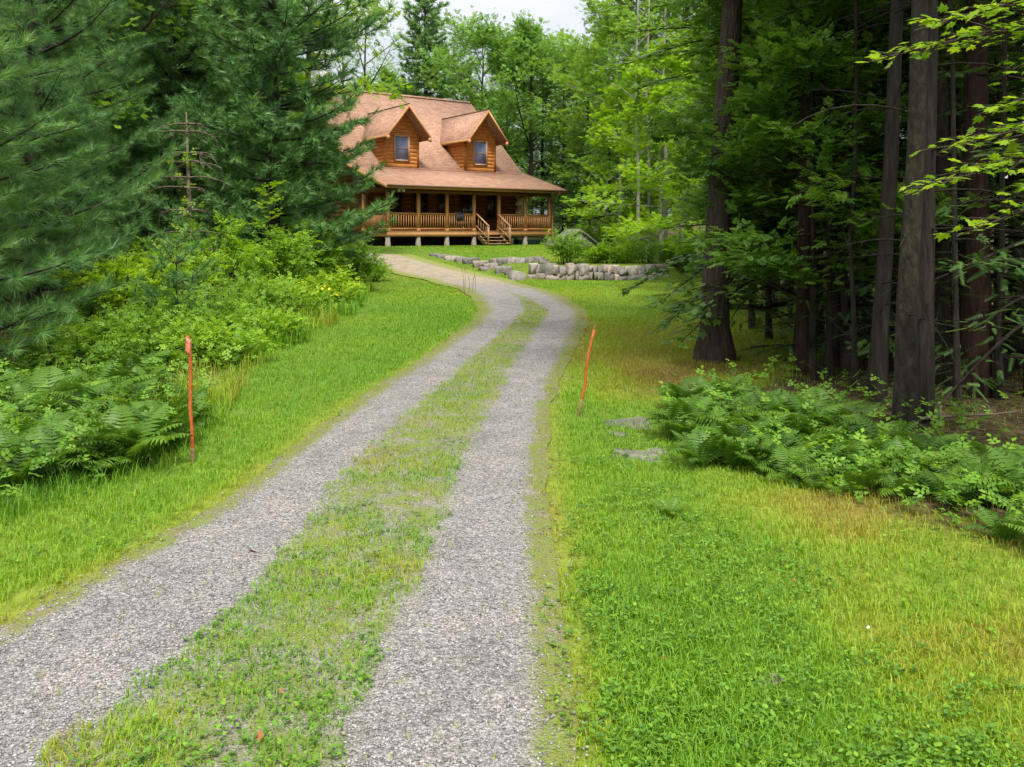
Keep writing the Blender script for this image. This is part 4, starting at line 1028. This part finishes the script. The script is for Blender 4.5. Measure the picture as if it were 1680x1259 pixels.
bough_tree('lime green maple boughs hanging in from the upper right edge',4.9,5.6,8.5,[(1425,105,5.6,2.9),(1490,55,5.4,3.1),(1590,30,5.5,3.3),(1475,322,5.3,2.1),(1535,250,5.4,2.3),(1560,388,5.2,1.9),(1610,185,5.5,2.6),(1640,120,5.6,2.9),(1655,320,5.2,1.9),(1590,285,5.5,2.2),(1670,230,5.0,2.4),(1560,80,5.8,3.)],31,.075,.075,'leaf_bough',.11)
# leafy boughs low and high around the lawn oak
bough_tree('dark maple whose low boughs cross the lawn oak and hang over the grass',4.35,12.6,7.5,[(1020,482,12.0,1.7),(1075,545,11.4,1.5),(1140,440,11.6,2.2),(1070,505,11.,1.7),(1110,565,10.6,1.2),(1165,400,11.3,2.4),(1180,330,11.6,2.9),(1260,330,10.8,2.8),(1300,440,10.2,2.2),(1330,360,10.4,2.6),(1390,420,9.8,2.2),(1360,290,10.6,3.),(1200,455,10.2,1.9),(1230,380,10.6,2.5),(1140,520,10.4,1.5)],33,.115,.095,'leaf_dark',.07,'bark_dark')
bough_tree('green maple with high boughs across the top of the lawn oak',4.6,13.5,9.,[(1040,150,13,4.2),(1010,60,13.4,4.6),(1090,205,12.2,4.0),(1130,95,12.4,4.8),(1175,150,12.6,4.),(1075,15,12.6,5.2),(1240,60,12.4,4.6),(1160,20,12.6,5.1),(1285,150,11.6,4.),(1290,90,10.6,4.4),(985,120,14,4.5),(1120,270,12,3.6),(1050,100,12.4,4.7),(1240,215,12.,3.6),(1300,210,11,3.7),(1370,130,10.6,4.2),(1340,40,10.8,4.8)],35,.125,.085,'leaf_mid',.08,'bark')

# ------------------------------------------------------------------ ferns
def fern(seed,nf,Lf):
    r=rngf(seed);mb=MB();g=0
    for i in range(nf):
        g+=2.4+.3*r.normal();l=Lf*r.uniform(.7,1.1);el=math.radians(r.uniform(48,76));n=18
        s=np.linspace(0,1,n);arc=el-s**1.4*math.radians(r.uniform(55,95))
        dx=np.cumsum(np.cos(arc))*l/n;dz=np.cumsum(np.sin(arc))*l/n
        o=np.array([math.cos(g),math.sin(g),0]);sd=np.array([-o[1],o[0],0])
        P=o*dx[:,None]+np.array([0,0,1])*dz[:,None];T=o*np.cos(arc)[:,None]+np.array([0,0,1])*np.sin(arc)[:,None]
        ti=r.uniform(.25,.8)
        mb.tube(np.vstack([[0,0,-.03],P]),np.linspace(.004,.001,n+1),3,ti-.2,cap=False)
        w=l*.27*np.sin(np.clip(.10+s*.95,0,1)*PI)**.75;nn=unit(np.cross(T,sd))
        for sg in(-1,1):
            d=unit(sd*sg+T*.45-np.array([0,0,.18])+.05*r.normal(size=(n,3)));k=slice(2,n)
            m=n-2;b=P[k];tipp=b+d[k]*w[k][:,None];mid=b+d[k]*(w[k]*.4)[:,None]
            hw_=T[k]*(l/n*.46);droop=np.array([0,0,-.02])
            V=np.stack([b-hw_*.5,mid-hw_+nn[k]*.006,tipp+droop,mid+hw_+nn[k]*.006,b+hw_*.5],1).reshape(-1,3)
            q=np.arange(m)*5;mb.add(V,np.stack([q,q+1,q+2],-1),ti+.07*r.normal());mb.f.append(np.stack([q,q+2,q+3],-1)+mb.n-5*m);mb.f.append(np.stack([q,q+3,q+4],-1)+mb.n-5*m)
    return mb
FM=[fern(40+i,[9,8,11,7][i],[.62,.52,.70,.45][i]).mesh('fern',M['fern']) for i in range(4)]
def inpoly(u,v,P):
    n=len(P);c=False;j=n-1
    for i in range(n):
        if (P[i][1]>v)!=(P[j][1]>v) and u<(P[j][0]-P[i][0])*(v-P[i][1])/(P[j][1]-P[i][1])+P[i][0]:c=not c
        j=i
    return c
def sample_poly(P,n,r,mind):
    us=[p[0] for p in P];vs=[p[1] for p in P];out=[];tries=0
    while len(out)<n and tries<20000:
        tries+=1;u=r.uniform(min(us),max(us));v=r.uniform(min(vs),max(vs))
        if not inpoly(u,v,P):continue
        h=hit(u,v)
        if all((h[0]-q[0])**2+(h[1]-q[1])**2>mind**2 for q in out): out.append(h)
    return out
r=rngf(401)
def ferns(P,n,mind,label,group,sc0,sc1):
    for h in sample_poly(P,n,r,mind):
        if mind<.3 and n>50 and vnoise(h[0],h[1],.75,55)<.30: continue
        o=bpy.data.objects.new('fern',FM[r.integers(0,4)]);COL.objects.link(o);s=r.uniform(sc0,sc1)
        o.location=(h[0],h[1],h[2]-.01);o.rotation_euler=(r.normal()*.10,r.normal()*.10,r.random()*6.3);o.scale=(s,s,s)
        tag(o,label,'fern',group)
ferns([(1150,770),(1105,725),(1120,690),(1260,700),(1420,740),(1560,760),(1760,800),(1760,930),(1680,905),(1500,835),(1380,810),(1220,795)],150,.17,'green fern in the bed along the foot of the right wood','ferns by the right wood',.38,.74)
ferns([(1110,690),(1150,655),(1300,680),(1400,720),(1300,730),(1130,720)],26,.25,'fern at the back of the right bed, against the brown lawn','ferns at the back of the right bed',.5,.75)
ferns([(-120,830),(-120,640),(60,620),(180,620),(300,650),(330,680),(290,720),(265,765),(180,785),(60,800)],105,.19,'green fern under the feathery pines on the left','ferns under the left pines',.6,.92)
ferns([(1120,860),(1080,850),(1110,840)],1,.1,'lone pale fern in the right lawn in front of the fern bed',None,.36,.4)

# ------------------------------------------------------------------ bushes on the left bank
def bush(seed,H,R,nst,leafm,size,spacing=.05,tilt=.6,tsp=.2,name='bush'):
    r=rngf(seed);w=MB();TW=[]
    for i in range(nst):
        a=r.random()*2*PI;rr=R*math.sqrt(r.random());h=H*r.uniform(.72,1.05)*(1-.35*(rr/R)**2);b=np.array([math.cos(a)*rr*.45,math.sin(a)*rr*.45,-.05]);t=np.array([math.cos(a)*rr,math.sin(a)*rr,h])
        m=(b+t)/2+np.array([0,0,.18*h]);w.tube([b,m,t],[.012,.009,.004],4,cap=False)
        for k in range(13):
            f=.25+.75*k/12;p=(b*(1-f)**2+2*m*f*(1-f)+t*f*f);d=unit(rdir(r,1)[0]*[1,1,.6]+np.array([math.cos(a),math.sin(a),.45])*.6);l=.30*r.uniform(.5,1.2)
            TW.append((p,d,l))
    tw=(np.array([a[0] for a in TW]),np.array([a[1] for a in TW]),np.array([a[2] for a in TW]))
    return w,leafing(tw,seed,spacing,size,(SPV2,SPF2),tilt,.03,.1,.9,tsp)
def bush_at(u,v,H,R,seed,leafm,size,label,nst=26,name='bush',spacing=.05):
    h=hit(u,v);w,c=bush(seed,H,R,nst,leafm,size,spacing)
    return plant(name,(h[0],h[1],h[2]),label,'bush',w,'bark_dark',c,leafm,parts=('stems','foliage'))
for a in[(345,505,1.75,1.25,501,'bush',.17,'tall leafy bush in the middle of the left bank'),(438,495,1.85,1.25,502,'bush',.17,'tallest leafy bush, at the foot of the upright sapling'),
 (512,478,1.85,1.3,503,'bush',.18,'broad leafy bush below the drooping pine boughs'),(567,478,1.45,.95,504,'leaf_mid',.15,'rounded dark-hearted bush at the right end of the left bank'),
 (272,520,1.35,1.05,505,'leaf_bright',.17,'yellow-green bush left of the tall bank bushes'),(205,540,1.25,1.0,506,'leaf_bright',.16,'yellow-green bush beside the nearest pine boughs'),
 (390,545,.85,.85,507,'leaf_mid',.12,'low dark green bush in front of the tall bank bushes'),(300,575,.75,.8,508,'leaf_mid',.12,'low dark bush behind the orange stake with the ribbon'),
 (470,528,.8,.75,509,'bush',.13,'low bush at the lawn edge below the sapling'),(545,505,.75,.7,510,'leaf_bright',.12,'low yellow-green bush at the lawn edge below the rounded bush'),
 (230,600,.65,.75,511,'leaf_mid',.11,'low dark bush behind the left ferns'),(130,610,.6,.8,512,'leaf_mid',.11,'low bush in the shade of the nearest pine'),
 (350,600,.5,.6,513,'bush',.10,'small bush right of the orange stake with the ribbon'),(420,565,.5,.55,514,'bush',.10,'small bush where the bank meets the lawn'),
 (600,462,.8,.7,515,'bush',.12,'small bush at the gravel apron end of the bank')]:
    bush_at(a[0],a[1],a[2],a[3],a[4],a[5],a[6],a[7])
# upright sapling standing above the bushes
h=hit(440,482);w=MB();w.tube([(0,0,-.1),(.02,0,1.4),(0,.0,2.65)],[.02,.016,.006],5);r=rngf(61)
TW=[(np.array([0,0,z]),unit(np.array([math.cos(z*17),math.sin(z*17),.5])),.26) for z in np.linspace(1.5,2.65,26)]
plant('upright_sapling',h,'slender upright sapling with bright leaves above the bank bushes','sapling',w,'bark_grey',leafing((np.array([a[0] for a in TW]),np.array([a[1] for a in TW]),np.array([a[2] for a in TW])),62,.10,.26,(SPV2,SPF2),.4,.02),'leaf_bright',parts=('stem','foliage'))
# soft young pine in front of the bushes
wood,tw=conifer(130,1.7,.022,.12,.62,.2,5,rise=.25,step=.12,twl=.4)
h=hit(290,572);yp=plant('young_white_pine',h,'small soft blue-green pine in front of the bank bushes','pine tree',wood,'bark',needles(tw,31,.055,.13,TM),'needle')

# ------------------------------------------------------------------ undergrowth that nobody could count
r=rngf(71);n=52000
Y=2.6*(40/2.6)**r.random(n);X=(r.random(n)*1.7-.85)*Y;wo=woods(X,Y)
dl=np.interp(Y,XL[:,0],XL[:,1])-X;dr=X-np.interp(Y,XR[:,0],XR[:,1])
pl=.7*np.where(dl>-.1,np.exp(-np.clip(dl-1.2,0,9)/2.0),0);pr=np.where(dr>-.1,np.exp(-np.clip(dr-.5,0,9)/.9)*.45+.17,0)
brown=sstep((Y-8.2)/1.)*(X>0);pr=pr*(1-.72*brown)
hs_=hit(316,760);near=((X-hs_[0])**2+(Y-hs_[1]+.2)**2<.30)
kp=(~near)&(r.random(n)<np.maximum(pl,pr)*np.clip(.3+2*(fbm(X,Y,.9,81)-.3),.1,1));X,Y,dl=X[kp],Y[kp],dl[kp];n=len(X)
hh=(.05+.25*r.random(n)**1.6)*np.where(X<0,1.15,.9);az=r.random(n)*2*PI
d=np.stack([np.cos(az),np.sin(az),.2+.5*r.random(n)],-1)
mb=MB().inst(SPV2,SPF2,frames(d,np.array([0,0,1.])+.35*r.normal(size=(n,3)),.06+.06*r.random(n)+.004*Y),np.stack([X,Y,G(X,Y)+hh],-1),np.clip(.5+.22*r.normal(size=n)+.5*(fbm(X,Y,1.4,82)-.5),0,1))
tag(mb.build('undergrowth',M['weed']),'low leafy undergrowth along both wood edges','undergrowth',kind='stuff')
# long grass and weeds at the foot of the bank
n=26000;r=rngf(72);Y=4.6*(30/4.6)**r.random(n);X=np.interp(Y,XL[:,0],XL[:,1])+.25-np.abs(r.normal(size=n))*.8
kp=r.random(n)<np.clip(2.2*(fbm(X,Y,1.1,83)-.28),0,1);X,Y=X[kp],Y[kp];n=len(X)
h=(.12+.25*r.random(n))*(.6+.9*vnoise(X,Y,1.5,84))*(.42+.58*sstep((Y-6)/4));az=r.random(n)*2*PI;d=np.stack([np.cos(az),np.sin(az),np.zeros(n)],-1);sx=np.stack([-np.sin(az),np.cos(az),np.zeros(n)],-1)
B=np.stack([X,Y,G(X,Y)],-1);wd=np.maximum(.004,.0007*Y)
mid=B+d*(.15*h)[:,None]+[0,0,1]*(h*.65)[:,None];tip=B+d*(.5*h)[:,None]+[0,0,1]*(h*.95)[:,None]
V=np.stack([B-sx*wd[:,None]/2,B+sx*wd[:,None]/2,mid+sx*wd[:,None]*.45,mid-sx*wd[:,None]*.45,tip],1).reshape(-1,3);o=np.arange(n)*5
mb=MB();mb.add(V,np.stack([o,o+1,o+2,o+3],-1),np.repeat(np.clip(.55+.12*r.normal(size=n)+.5*(vnoise(X,Y,2,85)-.5),0,1),5));mb.f.append(np.stack([o+3,o+2,o+4],-1))
tag(mb.build('long_grass',M['grass']),'long grass and weeds at the foot of the left bank','long grass',kind='stuff')
r=rngf(73);F_=[]
for (u,v,s) in[(505,505,1.2),(540,500,1.),(520,520,.8)]:
    h=hit(u,v);k=60;p=h+np.stack([r.normal(size=k)*.35*s,r.normal(size=k)*.5*s,.35+.25*r.random(k)],-1);F_.append(p)
p=np.concatenate(F_);n=len(p);tag(MB().inst(RLEAF,RF,frames(rdir(r,n)*[1,1,.3],np.tile([0,0,1.],(n,1)),.05+.04*r.random(n)),p,r.random(n)).build('yellow_flowers',M['flower']),'tiny yellow flowers among the weeds of the left bank','flowers',kind='stuff')

# ------------------------------------------------------------------ stones
def rock_geo(seed):
    """angular field stone: the hull of points thrown near a box, edges knocked off"""
    import bmesh
    r=rngf(seed);p=r.uniform(-1,1,(26,3));p=np.sign(p)*np.abs(p)**.42;p*=r.uniform(.78,1.,(26,1))
    bm=bmesh.new()
    for q in p: bm.verts.new(q)
    h=bmesh.ops.convex_hull(bm,input=bm.verts)
    bmesh.ops.delete(bm,geom=[g for g in h['geom_interior'] if isinstance(g,bmesh.types.BMVert)],context='VERTS')
    bmesh.ops.bevel(bm,geom=bm.edges[:],offset=.05,segments=1,affect='EDGES',clamp_overlap=True)
    bmesh.ops.triangulate(bm,faces=bm.faces[:])
    bm.verts.index_update();v=np.array([q.co[:] for q in bm.verts]);f=np.array([[a.index for a in q.verts] for q in bm.faces]);bm.free()
    lo,hi=v.min(0),v.max(0);v=(v-(lo+hi)/2)/(hi-lo)
    return v,f
RG=[rock_geo(i+20) for i in range(10)]
def rock_into(mb,c,size,rz,k,t):
    v,f=RG[k%10];v=v*np.array(size);a,b=math.cos(rz),math.sin(rz)
    mb.add(np.stack([v[:,0]*a-v[:,1]*b,v[:,0]*b+v[:,1]*a,v[:,2]],-1)+np.array(c),f,t)
r=rngf(81);mb=MB()
x=.55;lay=0
x=.55;base=[]
while x<5.1:
    wd=r.uniform(.15,.40);hh=r.uniform(.16,.36);xx=x+wd/2;yc=29.38+(.35*((xx-4.6)/.5)**2 if xx>4.6 else 0)
    rock_into(mb,(xx,yc+.03*r.normal(),hh*.45),(wd*1.14,.50,hh*1.10),r.normal()*.16,int(r.integers(0,8)),r.random())
    z=hh*.93;left=.50+.04*r.normal()-z
    if left>.1:
        if wd>.30 and r.random()<.6: pcs=[(xx-wd*.25,wd*.5),(xx+wd*.25,wd*.5)]
        else: pcs=[(xx+.05*r.normal(),wd)]
        for (xc,w2) in pcs: rock_into(mb,(xc,yc+.04+.03*r.normal(),z+left*.48),(w2*1.14,.48,left*1.18),r.normal()*.18,int(r.integers(0,8)),r.random())
    x+=wd*.95
# return of the wall round its right end
for k in range(5):
    for lay in range(3):
        rock_into(mb,(5.2+.02*r.normal(),29.7+k*.33,.085+lay*.16),(.42,.44,.23),.3*r.random(),int(r.integers(0,8)),r.random())
mb.box((.6,29.42,0),(4.9,29.8,.45),.22)
tag(mb.build('stone_wall',M['stone']),'dry-laid field stone retaining wall in front of the shrubs','stone wall')
# boulders stepping up the bank to the left of the wall
BO=[(849,460,.50,.42,.42,'pale squarish boulder at the left end of the stone wall'),(826,447,.62,.4,.30,'long reddish boulder next to the pale squarish one'),(806,441,.5,.4,.28,'pale rounded boulder third from the stone wall'),
(788,437,.52,.4,.26,'grey boulder in the middle of the boulder row'),(772,432,.5,.42,.27,'dark grey boulder above the middle of the row'),(757,429,.42,.36,.22,'small grey stone between two longer ones'),
(742,426,.55,.4,.20,'long low stone in the upper boulder row'),(728,423,.5,.36,.17,'low stone second from the top of the row'),(714,420,.42,.3,.14,'topmost small stone of the boulder row, by the gravel'),
(795,444,.36,.3,.2,'small stone in front of the grey middle boulder'),(838,452,.34,.3,.22,'small stone wedged between the first two boulders')]
for k,(u,v,a,b,c,lab) in enumerate(BO):
    h=hit(u,v);m2=MB();rock_into(m2,(0,0,c*.12),(a*1.15,b*1.15,c*1.35),r.random()*.8-.4+.5,k,.05+.55*r.random());o=m2.build('boulder',M['stone']);o.location=h;tag(o,lab,'boulder','boulders stepping down the bank')
for k,(u,v,a) in enumerate([(812,433,.34),(825,432,.38),(840,431,.42),(853,432,.36),(868,431,.46),(882,430,.44),(893,434,.4)]):
    h=hit(u,v);m2=MB();rock_into(m2,(0,0,.03),(a*1.1,.42,.34),r.random(),k+3,.05+.5*r.random());o=m2.build('boulder',M['stone']);o.location=h
    tag(o,['mossy stone at the left end of the upper row','mossy stone second in the upper row','mossy middle stone of the upper row','small mossy stone in the upper row','larger mossy stone in the upper row','pale stone near the right end of the upper row','pale stone of the upper row nearest the shrubs'][k],'boulder','upper row of stones on the terrace')
# flat rocks in the right lawn
for (u,v,a,b,c,t,lab) in[(1030,698,.44,.40,.08,.0,'flat grey rock slab near the right orange stick'),(1048,750,.46,.26,.08,.15,'pale flat rock in front of the grey slab'),(1012,714,.18,.14,.05,.1,'small grey rock left of the flat slab'),
    (1266,1116,.13,.08,.035,.5,'small pale rock showing through the near right lawn')]:
    h=hit(u,v);m2=MB();rock_into(m2,(0,0,-.012),(a*.95,b*.95,c*1.15),r.random()-.5,int(u)%8,t);rock_into(m2,(a*.22,b*.3,-.02),(a*.6,b*.7,c*1.1),r.random()*2,int(u)%7+1,t+.15);o=m2.build('flat_rock',M['stone']);o.location=h;tag(o,lab,'rock')

# ------------------------------------------------------------------ the two orange sticks
def stick(u0,v0,pts,Rr,label):
    h=hit(u0,v0);e=empty('marker_stick',h,label,'stick');P=[]
    for (u,v) in pts: P.append(pt(u,v,h[1])-h)
    return e,np.array(P),h
e,P,h=stick(316,760,[(316,768),(316,735),(315,705),(312,670),(313,620),(312,585),(309,562),(307,551)],.012,'crooked orange stick with a scrap of ribbon, left of the drive')
MB().tube(P[1:],[.0135,.013,.0145,.013,.0135,.014,.012],9).build('painted_shaft',M['stakewood'],e,smooth=True)
MB().tube(P[:2]*[1,1,1],[.012,.0134],8).build('bare_foot',M['stakebare'],e,smooth=True)
mb=MB();top=P[-2]
V=[];n=6
for i in range(n):
    z=.03-.125*i/(n-1);wv=.008*math.sin(i*1.9)
    V+=[top+[-.014,-.015+wv,z+.01],top+[.004+.003*i,-.018-wv,z],top+[.013+.010*math.sin(i*.8),.002+wv,z-.01]]
F=[[3*i+j,3*i+j+1,3*i+j+4,3*i+j+3] for i in range(n-1) for j in range(2)]
tp=mb.add(V,F).build('ribbon',M['tape'],e,smooth=True);q=tp.modifiers.new('thick','SOLIDIFY');q.thickness=.002
e,P,h=stick(948,684,[(947,690),(949,680),(955,655),(960,632),(962,605),(966,580),(971,556),(975,541)],.012,'leaning orange stick standing right of the drive')
MB().tube(P[2:],[.0125,.013,.0135,.0135,.013,.0115],9).build('painted_shaft',M['stakewood'],e,smooth=True)
MB().tube(P[:3],[.011,.0115,.0124],8).build('bare_foot',M['stakebare'],e,smooth=True)
MB().tube([P[-1]-[0.001,0,.002],pt(977,533,h[1])-h],[.0085,.008],8).build('bare_tip',M['stakebare'],e,smooth=True)

# ------------------------------------------------------------------ shrubs on the terrace
def shrub_at(u,Yd,H,R,seed,leafm,size,label,nst=24):
    x,y,z=at(u,Yd);w,c=bush(seed,H,R,nst,leafm,size,.06)
    return plant('shrub',(x,y,z-.02),label,'shrub',w,'bark',c,leafm,parts=('stems','foliage'))
shrub_at(930,30.6,1.32,.75,601,'bush',.14,'round grey-green shrub in front of the small grey shelter')
shrub_at(975,31.2,.8,.45,602,'leaf_bright',.12,'lower green shrub right of the round one')
shrub_at(1003,31.,.72,.4,603,'bush',.11,'loose shrub in the middle of the terrace planting',16)
shrub_at(1030,31.3,.72,.45,604,'leaf_bright',.11,'yellow-green shrub near the right end of the stone wall')
shrub_at(1062,30.8,.8,.42,605,'leaf_far',.13,'thin greyish shrub above the right end of the stone wall',14)
shrub_at(1108,31.5,1.0,.7,606,'bush',.18,'green shrub beyond the right end of the stone wall')
shrub_at(988,40.,1.7,1.2,608,'leaf_mid',.2,'dark green shrub beside the grey shelter, under the hemlocks')
shrub_at(1150,30.5,1.2,.8,607,'leaf_mid',.18,'dark green shrub between wall end and young maple')
# dry stalks beside the drive
h=hit(764,482);mb=MB();r=rngf(91)
for k in range(5):
    a=r.random()*6;q=np.array([.13*r.normal(),.15*r.normal(),0]);hh=r.uniform(.3,.75);mb.tube([q,q+[.02,0,hh*.6],q+[.05*math.cos(a),.05*math.sin(a),hh]],[.006,.005,.004],4,.3)
    mb.tube([q+[.04*math.cos(a),.04*math.sin(a),hh*.9],q+[.06*math.cos(a),.06*math.sin(a),hh+.05]],[.012,.006],5,.2)
o=mb.build('dry_stalks',M['deadwood']);o.location=h;tag(o,'thin dry stalks at the bend of the drive','weed')
# fallen leaves and a white petal-like scrap
r=rngf(95)
DL=np.array([(0,0,0),(.3,.3,.12),(.25,.75,.22),(0,1,.10),(-.25,.75,.25),(-.3,.3,.1)],float)
for k,(u,v,s,lab) in enumerate([(424,918,.05,'red-brown fallen leaf at the inner edge of the left wheel track'),(464,1153,.035,'brown fallen leaf at the left edge of the middle grass'),(1042,1149,.03,None),(525,1150,.03,'brown fallen leaf in the middle strip of grass'),(425,1233,.042,'dark red fallen leaf low in the middle strip'),
  (548,1012,.03,'brown fallen leaf in the upper middle strip'),(1310,968,.035,'brown fallen leaf in the mossy right lawn'),(1358,960,.04,'larger brown fallen leaf in the mossy right lawn'),(1095,1094,.03,'orange fallen leaf in the bare patch of the right lawn')]):
    if lab is None: continue
    h=hit(u,v);m2=MB();a=r.random()*6;m2.inst(DL,RF,frames(np.array([[math.cos(a),math.sin(a),.15]]),np.array([[.3*r.normal(),.3*r.normal(),1.]]),s),np.zeros((1,3)),[r.random()*.6])
    o=m2.build('fallen_leaf',M['dryleaf']);o.location=h+np.array([0,0,.03]);tag(o,lab,'leaf')
h=hit(1422,1044);m2=MB();m2.inst(DL,RF,frames(np.array([[.8,.3,.3]]),np.array([[.2,-.5,1.]]),.015),np.zeros((1,3)),[.5]);o=m2.build('pale_scrap',M['white']);o.location=h+np.array([0,0,.03]);tag(o,'small white scrap lying in the right lawn','scrap')
# fallen branches on the forest floor
r=rngf(97)
for (u,v,l,rz,lab) in[(1425,690,.9,-.5,'orange-brown fallen branch behind the right ferns'),(1560,700,1.4,.4,'long dead branch lying right of the smooth grey trunk'),(1300,575,1.2,.1,'dead branch lying at the wood edge behind the reddish trunk'),(1540,640,1.6,.9,'dead branch leaning up between the trunks')]:
    h=hit(u,v);s=np.linspace(0,1,6);P=np.stack([(s-.5)*l,.08*np.sin(s*5)*l,.05+.3*s*(1 if 'leaning' in lab else .1)*l],-1);mb=MB().tube(P,.018*(1.1-.7*s),6)
    for k in range(4):
        q=P[1+k];e_=q+rdir(r,1)[0]*[.25,.25,.12];mb.tube([q,(q+e_)/2+[0,0,.02],e_],[.009,.007,.003],4)
    o=mb.build('fallen_branch',M['deadwood'],smooth=True);o.location=h;o.rotation_euler=(0,0,rz);tag(o,lab,'branch')
